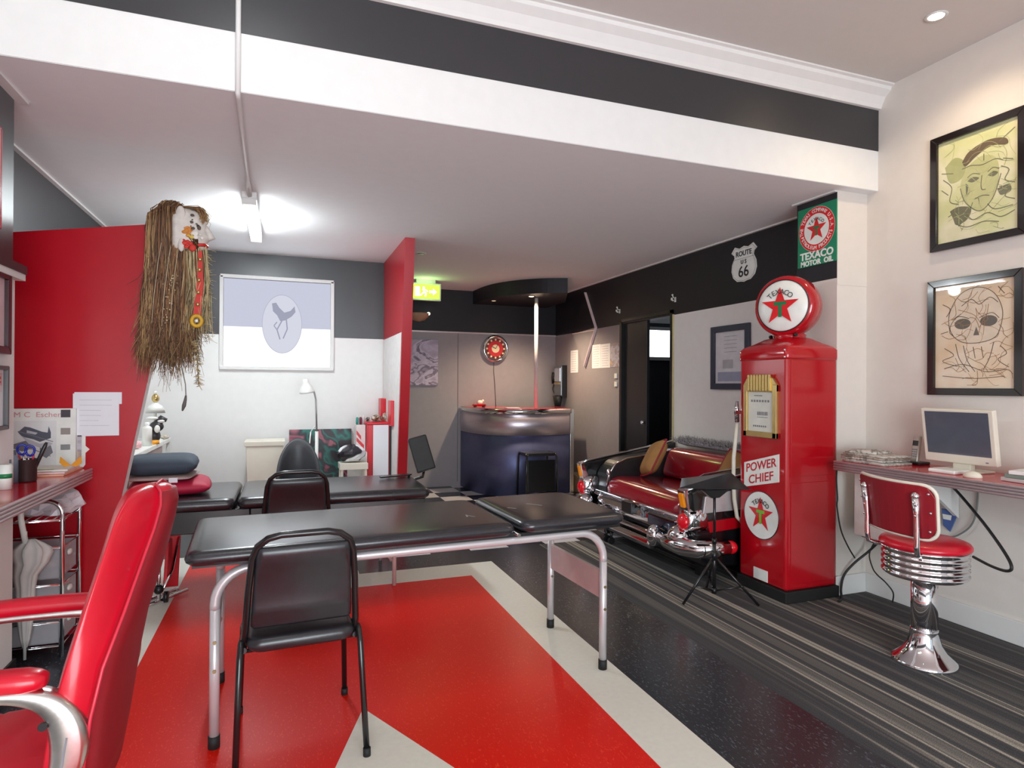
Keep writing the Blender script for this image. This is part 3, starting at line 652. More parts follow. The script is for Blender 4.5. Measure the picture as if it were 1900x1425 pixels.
t = thing('cordless_phone', 'silver cordless phone upright in its dark cradle beside the monitor', 'phone', (3.69, 2.74, ZD))
b = MB().m(BLACK); b.box(3.64, 3.74, 2.685, 2.795, ZD, ZD+.018); b.build('cradle', None, t, bev=.006)
Mp = Matrix.Rotation(math.radians(10), 3, 'Y')
b = MB().m(mat('silver plastic', (172, 166, 156), .35, .4)).obox((3.69, 2.74, ZD+.095), (.026, .048, .165), Mp); hs = b.build('handset', None, t, bev=.008, seg=3)
MB().m(BLACK).obox(Vector((3.69,2.74,ZD+.095))+Mp@Vector((-.0135,0,.035)), (.002,.034,.032), Mp).build('display', None, hs)
kb = MB().m(GREYINK)
for r in range(4):
    for c in range(3): kb.obox(Vector((3.69,2.74,ZD+.095))+Mp@Vector((-.0135,(c-1)*.012,-.005-r*.014)), (.002,.008,.008), Mp)
kb.build('keypad', None, hs)
# newspapers: a pile of separate papers
NEWS = [ramp_mat('newsprint %d' % i, [(0, c1), (.5, c2), (.56, c3), (1, c2)], scale=(40, 40, 40), rough=.9) for i, (c1, c2, c3) in enumerate((((206,200,190),(196,190,180),(150,146,140)), ((216,212,206),(206,200,190),(128,122,116)), ((188,172,156),(176,160,144),(120,108,96))))]
z = ZD+.001
lbs = ['bottom newspaper of the pile at the left end of the wall desk', 'second newspaper from the bottom of the pile on the wall desk', 'third newspaper from the bottom of the pile on the wall desk', 'newspaper just under the open one on the wall desk pile', 'rumpled open newspaper on top of the pile on the wall desk']
for i in range(5):
    hgt = (.022, .014, .013, .012, .012)[i]; wx, wy = (.23, .30) if i < 4 else (.19, .19)
    cx, cy_ = 3.505+random.uniform(-.010, .010), 2.87+random.uniform(-.012, .012); 
    if i == 4: cx, cy_ = 3.50, 2.92
    Mz = Matrix.Rotation(random.uniform(-.06, .06)+(.25 if i == 4 else 0), 3, 'Z')
    b = MB().m(NEWS[i % 3]); nx = 8; tp = []; 
    vs = []; fs = []
    for k in range(nx+1):
        for l in range(nx+1):
            a, c = (k/nx-.5)*wx, (l/nx-.5)*wy
            hh = hgt*(.55+.45*math.cos(PI*(l/nx-.5)))+(.006*math.sin(9*k/nx+4*l/nx) if i == 4 else 0)
            vs.append(Vector((cx, cy_, z))+Mz @ Vector((a, c, max(.002, hh)+(0 if i < 4 else .003))))
    for k in range(nx):
        for l in range(nx): fs.append((k*(nx+1)+l, k*(nx+1)+l+1, (k+1)*(nx+1)+l+1, (k+1)*(nx+1)+l))
    nb = len(vs); vs += [Vector((v.x, v.y, z)) for v in vs]
    fs += [tuple(i_+nb for i_ in f[::-1]) for f in fs]
    edge = [k*(nx+1) for k in range(nx+1)]+[nx*(nx+1)+l for l in range(1, nx+1)]+[k*(nx+1)+nx for k in range(nx-1, -1, -1)]+[l for l in range(nx-1, 0, -1)]
    for k in range(len(edge)):
        a, c = edge[k], edge[(k+1) % len(edge)]; fs.append((a, c, c+nb, a+nb))
    b.add(vs, fs, True)
    tag(b.build('newspaper'), lbs[i], 'newspaper', 'newspapers piled on the wall desk')
    z += hgt*.97 if i < 4 else 0
for i, (c, lb) in enumerate((((205,200,196), 'lowest booklet of the small stack at the right picture edge of the wall desk'), ((120,140,128), 'middle greenish booklet of the small stack at the right picture edge'), ((228,226,222), 'topmost white booklet of the small stack at the right picture edge'))):
    zz = ZD+.001+i*.020; Mz = Matrix.Rotation(.15*(i-1), 3, 'Z')
    tag(MB().m(mat('booklet %d' % i, c, .6)).obox((3.56, 2.02-.01*i, zz+.0095), (.22, .17, .019), Mz).build('booklet', bev=.003), lb, 'booklet', 'booklets stacked on the wall desk')
# things under the desk
tag(MB().m(LOGOWHITE).box(3.52, 3.76, 2.80, 3.04, .44, ZD-.063).build('desk_cabinet', bev=.006), 'plain white cabinet box hung under the left end of the wall desk', 'cabinet')
tag(MB().m(BLACK).box(3.70, 3.76, 2.72, 3.14, .385, .425).build('power_strip', bev=.008), 'black power strip bar mounted below the white desk cabinet', 'power strip')
t = thing('clipboard', 'blue plastic clipboard frame leaning on the wall under the wall desk', 'clipboard', (3.75, 2.57, .52))
BLUEP = mat('blue plastic', (72, 98, 158), .4)
b = MB().m(BLUEP).plane((3.762, 2.60, .67), (0,-1,0), (0,0,1), (-1,0,0)); b.fill([(.04,.19),(.055,.19),(.055,-.04),(.02,-.13),(-.02,-.10),(-.03,.0),(.04,.0)], .003, .008); b.build('board', None, t)
MB().m(LOGOWHITE).plane((3.755, 2.60, .67), (0,-1,0), (0,0,1), (-1,0,0)).fill([(-.02,-.03),(.035,-.03),(.03,-.06),(-.015,-.06)], .003, .002).build('label_plate', None, t)
CABLE = mat('black cable', (34, 36, 36), .5)
tag(MB().m(CABLE).tube(curve([(3.74, 2.62, .87), (3.70, 2.50, .80), (3.62, 2.30, .66), (3.55, 2.15, .54), (3.52, 2.10, .48), (3.54, 2.14, .45), (3.60, 2.25, .44), (3.66, 2.38, .45)], 5), .008, 8).build('cable'), 'thick black cable looping out below the wall desk, right of the stool', 'cable')
tag(MB().m(mat('grey cable', (120, 122, 120), .5)).tube(curve([(3.765, 2.42, .87), (3.765, 2.43, .70), (3.76, 2.46, .60), (3.755, 2.53, .53), (3.76, 2.6, .50)], 5), .005, 8).build('cable'), 'thin grey cable hanging down the wall under the monitor', 'cable')
tag(MB().m(CABLE).tube(curve([(3.72, 3.0, .40), (3.70, 3.08, .30), (3.62, 3.12, .22), (3.55, 3.14, .14), (3.50, 3.12, .06), (3.46, 3.08, .012), (3.40, 3.05, .008)], 5), .008, 8).build('cable'), 'black cord dropping from the power strip to the floor behind the pump', 'cable')
tag(MB().m(CABLE).tube(curve([(3.73, 3.05, .385), (3.72, 3.09, .28), (3.70, 3.05, .20), (3.68, 3.0, .17), (3.67, 2.93, .14), (3.70, 2.90, .08), (3.72, 2.92, .01)], 5), .0045, 8).build('cable'), 'thin black cord wriggling down to the skirting beside the pump', 'cable')
tag(MB().m(CABLE).tube(curve([(3.500, 3.155, .86), (3.497, 3.156, .78), (3.502, 3.152, .66), (3.496, 3.150, .60), (3.508, 3.13, .45), (3.54, 3.10, .34), (3.60, 3.1, .26)], 5), .005, 8).build('cable'), 'thin black cord running down the column corner beside the pump', 'cable')
# ================================================================ DINER STOOL
t = thing('diner_stool', 'red padded diner swivel stool with chrome pedestal and backrest at the wall desk', 'stool', (3.085, 2.245, 0))
cx, cy_ = 3.085, 2.245
MB().m(CHROME).lathe([(.148, 0), (.150, .012), (.142, .022), (.125, .035), (.098, .062), (.076, .10), (.066, .14), (.062, .165), (.062, .172), (.0585, .174)], (cx, cy_, 0), 'z', 48).build('base', None, t)
MB().m(CHROME).lathe([(.060, .145), (.060, .46)], (cx, cy_, 0), 'z', 36).build('pedestal', None, t)
ring = [(.05, .445), (.18, .447)]
for k in range(4):
    z0 = .452+k*.030; ring += [(.186, z0), (.192, z0+.006), (.194, z0+.012), (.192, z0+.019), (.186, z0+.024)]
ring += [(.192, .575), (.196, .583), (.196, .592), (.10, .594)]
MB().m(CHROME).lathe(ring, (cx, cy_, 0), 'z', 56).build('seat_ring', None, t)
MB().m(REDVIN).lathe([(.10, .592), (.196, .592), (.203, .60), (.203, .612), (.195, .624), (.165, .634), (.10, .640), (.0001, .642)], (cx, cy_, 0), 'z', 56).build('seat', None, t)
MB().m(BLACK).box(cx+.03, cx+.05, cy_-.13, cy_-.10, .425, .45).build('swivel_catch', None, t)
# backrest: curved padded board
ang0 = math.radians(167)
bk = MB(); Rb = .42; half = .46
def bp(a, z, r): return Vector((cx+.175*math.cos(ang0)-(.42-.0)*math.cos(ang0)+r*math.cos(ang0+a), cy_+.175*math.sin(ang0)-.42*math.sin(ang0)+r*math.sin(ang0+a), z))
def backslab(mb, r0, r1, hw, z0, z1, cr_):
    poly = rrect(2*hw, z1-z0, cr_, 6, 0, (z0+z1)/2)
    # subdivide horizontally: build as strips
    na = 16; inner = []; 
    cols = [-hw+2*hw*i/na for i in range(na+1)]
    def zspan(x):
        d = abs(x)-(hw-cr_)
        dz = cr_-math.sqrt(max(0, cr_**2-max(0, d)**2)) if d > 0 else 0
        return z0+dz, z1-dz
    vs = []; fs = []
    for x in cols:
        a = x/Rb; zl, zh = zspan(x)
        tilt = lambda z: .12*(z-z0)
        vs += [bp(a, zl, r0+tilt(zl)), bp(a, zh, r0+tilt(zh)), bp(a, zh, r1+tilt(zh)), bp(a, zl, r1+tilt(zl))]
    for i in range(na):
        for k in range(4): fs.append((i*4+k, i*4+(k+1) % 4, (i+1)*4+(k+1) % 4, (i+1)*4+k))
    fs += [(0,1,2,3), (na*4+3, na*4+2, na*4+1, na*4)]
    mb.add(vs, fs, False)
bk.m(REDVIN2); backslab(bk, .435, .462, .235, .678, .938, .055); bk.build('backrest', None, t, bev=.006)
b = MB().m(CREAM); pts = []
hw, z0, z1, cr2 = .237, .676, .940, .055
per = rrect(2*hw, z1-z0, cr2, 6, 0, (z0+z1)/2)
dense = []
for i in range(len(per)):
    a, c = per[i], per[(i+1) % len(per)]; n = max(1, int(math.hypot(c[0]-a[0], c[1]-a[1])/.03))
    dense += [(a[0]+(c[0]-a[0])*k/n, a[1]+(c[1]-a[1])*k/n) for k in range(n)]
b.tube([bp(x/Rb, z, .450+.12*(z-z0)) for x, z in dense], .009, 8, closed=True); b.build('piping', None, t)
b = MB().m(CHROME)
for x, z in ((-.21,.90),(-.215,.81),(-.21,.72),(.21,.90),(.215,.81),(.21,.72)): b.ball(bp(x/Rb, z, .463+.12*(z-z0)), .007, n=10)
b.build('stud', None, t)
for sx_ in (-.115, .165):
    a = sx_/Rb
    side = -1 if sx_ < 0 else 1
    b = MB().m(CHROME)
    base = bp(a, .57, .45); top = bp(a, .90, .478+.12*.22)
    q0 = Vector((cx+.16*math.cos(ang0+side*.75), cy_+.16*math.sin(ang0+side*.75), .585))
    P_ = [q0, q0.lerp(bp(a, .585, .46), .7), bp(a, .60, .478), bp(a, .64, .483), bp(a, .72, .483), bp(a, .80, .487), bp(a, .885, .497)]
    b.tube(P_, .012, 12, radii=[.012, .012, .0125, .013, .013, .014, .019]); b.ball(P_[-1], .020, n=14)
    b.ball(bp(a, .845, .505), .006, n=8); b.ball(bp(a, .79, .499), .006, n=8)
    b.build('back_arm', None, t)
# ================================================================ MUSIC STAND TRAY
t = thing('music_stand', 'black tripod music stand with flat tray, in front of the red car couch', 'music stand', (2.66, 3.33, 0))
px_, py_ = 2.635, 3.325
b = MB().m(BLKMET); b.cyl((px_, py_, .07), (px_, py_, .40), .012, 12); b.cyl((px_, py_, .40), (px_, py_, .72), .009, 12); b.build('pole', None, t)
for za, zb_, rr in ((.275,.335,.019),(.385,.415,.016),(.06,.095,.017)): MB().m(BLACK).cyl((px_, py_, za), (px_, py_, zb_), rr, 12).build('collar', None, t)
for fx, fy in ((2.405, 3.34), (2.853, 3.162), (2.747, 3.55)):
    b = MB().m(BLKMET); top = Vector((px_, py_, .30)); ft = Vector((fx, fy, .008)); b.tube([top, ft], .0085, 10)
    lg = b.build('leg', None, t)
    mid = top.lerp(ft, .62); b = MB().m(BLKMET); b.tube([Vector((px_, py_, .075)), mid], .006, 8); b.ball(mid, .010, n=8); b.build('brace', None, lg)
TB = mat('tray black', (44, 44, 48), .2)
FL, FR_, BR, BL = Vector((2.40,3.37,.752)), Vector((2.835,3.23,.742)), Vector((2.845,3.42,.822)), Vector((2.56,3.575,.775))
nn = (FR_-FL).cross(BL-FL).normalized()
b = MB().m(TB); q4 = [FL, FR_, BR, BL]; b.add([p-nn*.006 for p in q4]+q4, [(3,2,1,0),(4,5,6,7)]+[(i,(i+1)%4,4+(i+1)%4,4+i) for i in range(4)], False); b.build('tray', None, t)
d_ = (FR_-FL).normalized(); lip = nn.cross(d_)
b = MB().m(TB); q4 = [FL-lip*.02, FR_-lip*.02, FR_+nn*.004, FL+nn*.004]; q4 = [FL-lip*.03+nn*.008, FR_-lip*.03+nn*.008, FR_, FL]; b.add([p-nn*.005 for p in q4]+q4, [(3,2,1,0),(4,5,6,7)]+[(i,(i+1)%4,4+(i+1)%4,4+i) for i in range(4)], False); b.build('tray_lip', None, t)
b = MB().m(BLACK); b.prism([(px_-.10, .735), (px_+.12, .735), (px_+.03, .68), (px_-.03, .68)], 'xz', 3.31, 3.345); b.build('tray_bracket', None, t, bev=.004)
# ================================================================ CAR COUCH
t = thing('car_couch', 'red couch built into a black vintage car tail with chrome bumper and fins', 'couch', (3.2, 4.55, 0))
CARBLK = mat('car black enamel', (20, 20, 22), .12, coat=.5); AMBER = mat('amber lens', (236, 140, 20), .2, emit=(236, 140, 20), estr=.12); REDLENS = mat('red lens', (210, 10, 30), .15, coat=.5, emit=(210, 10, 30), estr=.08)
CY = 4.55
def mir(y, s): return CY+s*(y-CY)
b = MB().m(CARBLK); b.box(2.84, 3.76, 3.70, 5.40, .10, .40); b.box(3.62, 3.765, 3.70, 5.40, .40, .80); b.build('body_shell', None, t, bev=.02)
# seat
prof = curve([(3.62,.36),(2.90,.36),(2.835,.405),(2.83,.47),(2.87,.535),(2.95,.562),(3.1,.560),(3.45,.535),(3.62,.52)], 5)
CARSEAT = mat('crimson glossy vinyl', (158, 14, 38), .22, var=.05, coat=1.0, spec=.6)
st = MB().m(CARSEAT); ys = [3.985, 3.995, 4.02]+[4.1+k*.1 for k in range(10)]+[5.08, 5.105, 5.115]
rings = []
for i, y in enumerate(ys):
    k = .94 if i in (0, len(ys)-1) else (.985 if i in (1, len(ys)-2) else 1)
    rings.append([Vector((3.25+(x-3.25)*k, y, .46+(z-.46)*k)) for x, z in prof])
st.loft(rings); st.build('seat', None, t)
# backrest
prof = curve([(3.60,.50),(3.52,.52),(3.44,.56),(3.46,.66),(3.50,.76),(3.545,.805),(3.62,.80),(3.64,.66),(3.60,.50)], 5)[:-1]
st = MB().m(CARSEAT); rings = []
for i, y in enumerate(ys):
    k = .92 if i in (0, len(ys)-1) else (.98 if i in (1, len(ys)-2) else 1)
    rings.append([Vector((3.55+(x-3.55)*k, y, .65+(z-.65)*k)) for x, z in prof])
st.loft(rings); st.build('backrest', None, t)
b = MB().m(CHROME); b.tube([(2.845, 3.99, .415), (2.845, 5.11, .415)], .009, 8); b.build('seat_trim', None, t)
for s in (1, -1):
    fin = MB().m(CARBLK); ya, yb = sorted((mir(5.345, s), mir(5.43, s)))
    fin.prism([(2.76,.20),(2.74,.40),(2.70,.655),(2.78,.672),(3.0,.71),(3.4,.775),(3.76,.842),(3.76,.10),(2.90,.10)], 'xz', ya, yb)
    fo = fin.build('fin', None, t, bev=.018, seg=3)
    c = MB().m(CHROME); yc = mir(5.39, s); c.tube([(2.70, yc, .662), (2.78, yc, .682), (3.0, yc, .72), (3.4, yc, .785), (3.74, yc, .848)], .012, 8); c.build('fin_trim', None, fo)
    if s == -1:
        sd = MB().m(mat('pale silver side panel', (206, 200, 202), .25, .5)); sd.prism([(2.80,.50),(2.82,.62),(3.4,.70),(3.5,.52)], 'xz', 3.655, 3.672); sd.build('side_panel', None, fo, bev=.003)
        sd = MB().m(REDGLOSS); sd.prism([(2.86,.36),(2.84,.44),(3.5,.48),(3.5,.40)], 'xz', 3.653, 3.672); sd.build('side_strip', None, fo, bev=.003)
    ar = MB().m(VINYL); ya, yb = sorted((mir(5.125, s), mir(5.345, s)))
    ar.prism([(2.84,.40)]+curve([(2.84,.46),(2.86,.58),(2.93,.67),(3.05,.715),(3.4,.755),(3.70,.80)], 4)+[(3.70,.40)], 'xz', ya, yb); ao = ar.build('side_arm', None, t, bev=.02, seg=3)
    c = MB().m(CHROME); yi = mir(5.122, s); c.tube([(2.838, yi, .47), (2.862, yi, .585), (2.93, yi, .675), (3.05, yi, .722), (3.4, yi, .762), (3.62, yi, .79)], .009, 8); c.ball((2.858, yi, .60), .022, 1, .7, 1.5, n=10); c.build('arm_trim', None, ao)
    # tail lamp: amber blade in the fin, round red lamp below, chrome housing
    yl = mir(5.365, s)
    tl = MB().m(CHROME)
    tl.loft([[Vector((x_, yl+a, z_+b_)) for a, b_ in rrect(w_, h_, min(w_, h_)*.4, 3)] for x_, w_, h_, z_ in ((2.84,.16,.20,.45),(2.77,.165,.20,.45),(2.72,.15,.18,.45),(2.695,.12,.15,.445))])
    tl.prism([(2.70,.50),(2.665,.66),(2.695,.675),(2.76,.52)], 'xz', yl-.042, yl+.042)
    to = tl.build('tail_lamp_housing', None, t, bev=.004)
    am = MB().m(AMBER); am.prism([(2.680,.535),(2.658,.635),(2.672,.645),(2.70,.54)], 'xz', yl-.026, yl+.026); am.build('amber_lens', None, to, bev=.008)
    MB().m(REDLENS).lathe([(.058, 2.705), (.060, 2.690), (.050, 2.672), (.025, 2.660), (.0001, 2.656)], (0, yl-s*.005, .435), 'x', 26).build('red_lens', None, to)
    # bullet on the bumper and wrap-round end
    bu = MB().m(CHROME); bu.ball((2.70, mir(5.30, s), .315), .085, 1, 1.05, .95, n=22); bu.build('bumper_bullet', None, t)
    be = MB().m(CHROME)
    be.tube([(2.70, mir(5.08, s), .262), (2.665, mir(5.22, s), .262), (2.67, mir(5.38, s), .264), (2.72, mir(5.50, s), .268), (2.82, mir(5.545, s), .272), (2.93, mir(5.55, s), .275)], .05, 16, radii=[.045, .058, .066, .064, .055, .048])
    bo = be.build('bumper_end', None, t)
    MB().m(REDLENS).ball((2.955, mir(5.55, s), .276), .046, 1, 1, 1, n=18).build('reflector', None, bo)
# rear panel, number plate recess, emblem, bumper bars
b = MB().m(CHROME)
b.loft([[Vector((x, y, z)) for x, z in ((2.84,.42),(2.795,.415),(2.765,.37),(2.765,.30),(2.80,.24),(2.84,.235))] for y in [3.84+k*.142 for k in range(11)]], smooth=True)
rp_ = b.build('rear_panel', None, t)
b = MB().m(mat('dark chrome', (90, 96, 112), .12, 1.0)); b.box(2.752, 2.772, 3.92, 4.30, .30, .385); b.build('panel_inlay', None, rp_, bev=.008)
b = MB().m(BLACK); b.box(2.735, 2.775, 4.52, 4.68, .33, .425); b.build('plate_recess', None, rp_, bev=.006)
lettering('S', (2.758, 4.38, .37), (0,-1,0), (0,0,1), .12, GREYINK, rp_, name='emblem', ext=.004, bold=.003)
b = MB().m(CHROME); b.tube([(2.775, 3.9, .425), (2.775, 5.2, .425)], .014, 10); b.tube([(2.75, 3.95, .235), (2.745, 4.2, .235), (2.745, 4.9, .235), (2.75, 5.15, .235)], .022, 12); b.build('bumper_bar', None, t)
b = MB().m(CHROME); b.loft([[Vector((x, y, z)) for x, z in ((2.76,.20),(2.70,.205),(2.685,.165),(2.70,.13),(2.76,.125))] for y in (4.18, 4.22, 4.5, 4.85, 4.9)]); b.build('lower_valance', None, t, bev=.006)
for y in (4.12, 4.96):
    b = MB().m(CHROME); b.ball((2.70, y, .25), .075, .8, .75, 1.15, n=18); b.tube([(2.70, y-.05, .245), (2.69, y-.10, .235)], .03, 12); b.build('bumper_guard', None, t)
for y in (4.86, 4.95):
    b = MB().m(BLACK); b.tube([(2.74, y, .12), (2.74, y, .04)], .012, 8); b.lathe([(.03, -.012), (.03, .012)], (2.74, y, .03), 'y', 16); b.build('castor', None, t)
for y in (3.85, 5.25):
    for x in (3.585, 2.935): MB().m(BLACK).box(x-.035, x+.035, y-.03, y+.03, 0, .11).build('foot', None, t)
# fur throw along the top
def strands(mb, n, root, tip, r0=.003, seg=3, jig=.02, sides=3):
    for i in range(n):
        a = Vector(root(i)); c = Vector(tip(i, a)); pts = []
        for k in range(seg+1):
            f = k/seg; p = a.lerp(c, f)
            if 0 < k: p += Vector((random.gauss(0, jig), random.gauss(0, jig), random.gauss(0, jig*.5)))*f
            pts.append(p)
        mb.tube(pts, r0, sides, radii=[r0*(1-.8*k/seg) for k in range(seg+1)], caps=False)
fb = MB().m(mat('grey fur', (140, 140, 146), .95, var=.4, scale=60))
fb.loft([[Vector((3.68+a*(.8 if j in (0, 8) else 1), 4.10+j*.13, .858+b_*(.6 if j in (0, 8) else 1))) for a, b_ in circ(.06, 12, 0, 0, .028)] for j in range(9)])
FUR2 = mat('pale grey fur', (196, 196, 200), .95, var=.3, scale=60)
for i in range(1300):
    fb.m(FUR2 if random.random() < .5 else fb.names[0])
    strands(fb, 1, lambda i: (3.62+random.random()*.12, 4.08+random.random()*1.10, .855+random.random()*.02), lambda i, a: a+Vector((random.gauss(-.012,.02), random.gauss(0,.03), .02+random.random()*.045)), .0032, 3, .006)
tag(fb.build('fur_throw', fix=False), 'grey shaggy fur strip lying along the top of the car couch back', 'throw')
# cushions
def pillow(name, label, c, size, rot, m, rows=10, piping=None, group=None, pinch=.5):
    w_, h_, d_ = size; n = rows; vs = []; fs = []
    for sgn in (1, -1):
        for i in range(n+1):
            for j in range(n+1):
                u_, v_ = 2*i/n-1, 2*j/n-1
                e = max(0, (1-u_**4)*(1-v_**4))**pinch
                k = 1-.05*(u_*u_*v_*v_)-.03*(1-abs(u_))*abs(v_)**3*1.2
                vs.append(Vector((u_*w_/2*k, v_*h_/2*k, sgn*d_/2*e)))
    o = (n+1)**2
    for i in range(n):
        for j in range(n):
            a = i*(n+1)+j; fs.append((a, a+n+1, a+n+2, a+1)); fs.append((o+a, o+a+1, o+a+n+2, o+a+n+1))
    b = MB().m(m); R = rot; b.add([Vector(c)+R @ v for v in vs], fs, True)
    t_ = thing(name, label, 'cushion', Vector(c)-Vector((0,0,min((R@v).z for v in vs)*-1)), group)
    ob = b.build('cover', None, t_)
    bm = bmesh.new(); bm.from_mesh(ob.data); bmesh.ops.remove_doubles(bm, verts=bm.verts, dist=1e-5); bmesh.ops.recalc_face_normals(bm, faces=bm.faces); bm.to_mesh(ob.data); bm.free()
    md = ob.modifiers.new('sub', 'SUBSURF'); md.levels = 1; md.render_levels = 1
    if piping:
        p = MB().m(piping); edge = [(-1+2*k/n, -1) for k in range(n)]+[(1, -1+2*k/n) for k in range(n)]+[(1-2*k/n, 1) for k in range(n)]+[(-1, 1-2*k/n) for k in range(n)]
        pts = []
        for u_, v_ in edge:
            k = 1-.05*(u_*u_*v_*v_)-.03*(1-abs(u_))*abs(v_)**3*1.2
            pts.append(Vector(c)+R @ Vector((u_*w_/2*k, v_*h_/2*k, 0)))
        p.tube(pts, .007, 6, closed=True); p.build('piping', None, t_)
    return t_
BROWN = mat('tan suede', (160, 116, 66), .8, var=.12, scale=10)
CRIM = mat('crimson cloth', (150, 24, 44), .6, var=.08)
Rl = Matrix.Rotation(math.radians(-72), 3, 'Y') @ Matrix.Rotation(math.radians(28), 3, 'Z') @ Matrix.Rotation(math.radians(10), 3, 'X')
pillow('cushion', 'tan cushion with crimson piping at the far end of the car couch', (3.20, 4.90, .745), (.36, .36, .13), Matrix.Rotation(math.radians(-24), 3, 'Z') @ Matrix.Rotation(math.radians(-62), 3, 'Y') @ Matrix.Rotation(math.radians(14), 3, 'Z'), BROWN, piping=CRIM, group='cushions on the car couch')
pillow('cushion', 'tan cushion with crimson piping at the near end of the car couch, by the pump', (3.41, 4.04, .745), (.28, .28, .10), Matrix.Rotation(math.radians(20), 3, 'Z') @ Matrix.Rotation(math.radians(-66), 3, 'Y') @ Matrix.Rotation(math.radians(-16), 3, 'Z'), BROWN, piping=CRIM, group='cushions on the car couch')
# ================================================================ BAR
t = thing('bar_counter', 'curved bar counter with dark blue-black front and brushed metal band', 'bar counter', (2.9, 7.8, 0))
cc = [(2.33, 8.385), (2.335, 8.1), (2.36, 7.86), (2.42, 7.63), (2.53, 7.46), (2.70, 7.335), (2.92, 7.275), (3.16, 7.275), (3.38, 7.325), (3.55, 7.39)]
cc = curve(cc, 4)
def band(mb, pts, z0, z1, off=0.0, th=.03):
    P_ = []
    for i, (x, y) in enumerate(pts):
        a = pts[max(0, i-1)]; c = pts[min(len(pts)-1, i+1)]; L = math.hypot(c[0]-a[0], c[1]-a[1]); nx, ny = (c[1]-a[1])/L, -(c[0]-a[0])/L
        nx, ny = (-nx, -ny) if nx*(-1)+ny*(-1) < 0 and False else (nx, ny)
        P_.append((x, y, nx, ny))
    R = []
    for x, y, nx, ny in P_:
        # outward = away from the counter centre
        if (x-3.2)*nx+(y-8.2)*ny < 0: nx, ny = -nx, -ny
        R.append([Vector((x+nx*off, y+ny*off, z0)), Vector((x+nx*off, y+ny*off, z1)), Vector((x+nx*(off-th), y+ny*(off-th), z1)), Vector((x+nx*(off-th), y+ny*(off-th), z0))])
    vs = [v for r in R for v in r]; fs = []
    for i in range(len(R)-1):
        for k in range(4): fs.append((i*4+k, i*4+(k+1) % 4, i*4+4+(k+1) % 4, i*4+4+k))
    fs += [(0,1,2,3), (len(vs)-1, len(vs)-2, len(vs)-3, len(vs)-4)]
    o_ = len(mb.v); mb.add(vs, fs, False)
    # smooth only the long faces
    for q in range(len(mb.f)-len(fs), len(mb.f)-2): mb.sm[q] = True
    return mb
FRONT = mat('midnight laminate', (104, 110, 150), .5, .75)
b = MB().m(FRONT); band(b, cc, .0, .775); b.build('front_panel', None, t)
b = MB().m(mat('brushed metal band', (216, 206, 216), .38, .9, var=.05, scale=90)); band(b, cc, .772, 1.045, .004); b.build('metal_band', None, t)
b = MB().m(CHROME); band(b, cc, 1.045, 1.108, .018, .05); b.build('top_rail', None, t)
inner = [(x+(.62 if y < 8 else .62*(8.385-y)/.385)*0, y) for x, y in cc]
b = MB().m(REDTOP); b.prism(cc+[(3.55, 7.85), (2.95, 7.85), (2.85, 8.385)], 'xy', 1.085, 1.112); b.build('countertop', None, t)
b = MB().m(ALU); b.box(3.545, 3.60, 7.385, 7.84, 0, 1.10); b.build('end_panel', None, t, bev=.004)
tag(MB().m(mat('white pole', (216, 204, 204), .3)).tube([(3.10, 7.50, 1.113), (3.10, 7.50, 2.556)], .024, 18).build('pole'), 'white round pole rising from the bar counter to the black bulkhead', 'pole')
# things on the counter
t = thing('toy_car', 'small red and cream toy car ornament on the left end of the bar counter', 'ornament', (2.48, 8.05, 1.113))
b = MB().m(REDGLOSS); b.box(2.40, 2.58, 8.0, 8.07, 1.125, 1.155); b.build('body', None, t, bev=.012)
b = MB().m(CREAM); b.ball((2.50, 8.035, 1.175), .035, 1.2, .9, .9, n=12); b.ball((2.54, 8.035, 1.195), .02, n=10); b.build('figure', None, t)
for x in (2.43, 2.55): MB().m(RUBBER).lathe([(.016, -.04), (.016, .04)], (x, 8.035, 1.129), 'y', 14).build('wheel', None, t)
tag(MB().m(PAPER).box(2.72, 2.90, 7.55, 7.66, 1.113, 1.120).build('flyers'), 'thin pile of white flyers lying on the bar counter', 'flyers')
# clock
t = thing('wall_clock', 'round red-faced wall clock with white rim on the grey bar wall', 'clock', (2.825, 8.37, 1.74))
cz = (2.825, 8.40, 1.93)
MB().m(CHROME).lathe([(.155, -.06), (.17, -.075), (.19, -.065), (.197, -.03), (.197, 0), (.15, 0)], cz, 'y', 44).build('rim', None, t)
MB().m(LOGOWHITE).lathe([(.0001, -.05), (.165, -.05), (.165, -.04)], cz, 'y', 40).build('backing', None, t)
g = MB().plane((2.825, 8.347, 1.93), (1,0,0), (0,0,1), (0,-1,0)); g.m(mat('dial dark red', (90, 22, 26), .4)).fill(circ(.15, 40), .001); g.m(REDINK).fill(circ(.112, 36), .0015); g.m(mat('dial cream', (224, 206, 170), .5))
for k in range(12):
    a = 2*PI*k/12; g.fill(circ(.014, 10, .128*math.cos(a), .128*math.sin(a)), .002)
g.fill(circ(.058, 26), .002); g.build('dial', None, t, fix=False)
MB().plane((2.825, 8.344, 1.93), (1,0,0), (0,0,1), (0,-1,0)).m(INK).stroke([(0,0),(-.05,.03)], .010, .001).stroke([(0,0),(.04,.075)], .007, .001).build('hands', None, t, fix=False)
tag(MB().m(mat('dark grey cord', (84, 78, 72), .6)).tube([(2.815, 8.39, 1.735), (2.815, 8.392, 1.6), (2.83, 8.39, 1.45), (2.84, 8.392, 1.30), (2.85, 8.392, 1.10)], .004, 6).build('clock_cord'), 'thin dark cord hanging down the grey wall below the clock', 'cord')
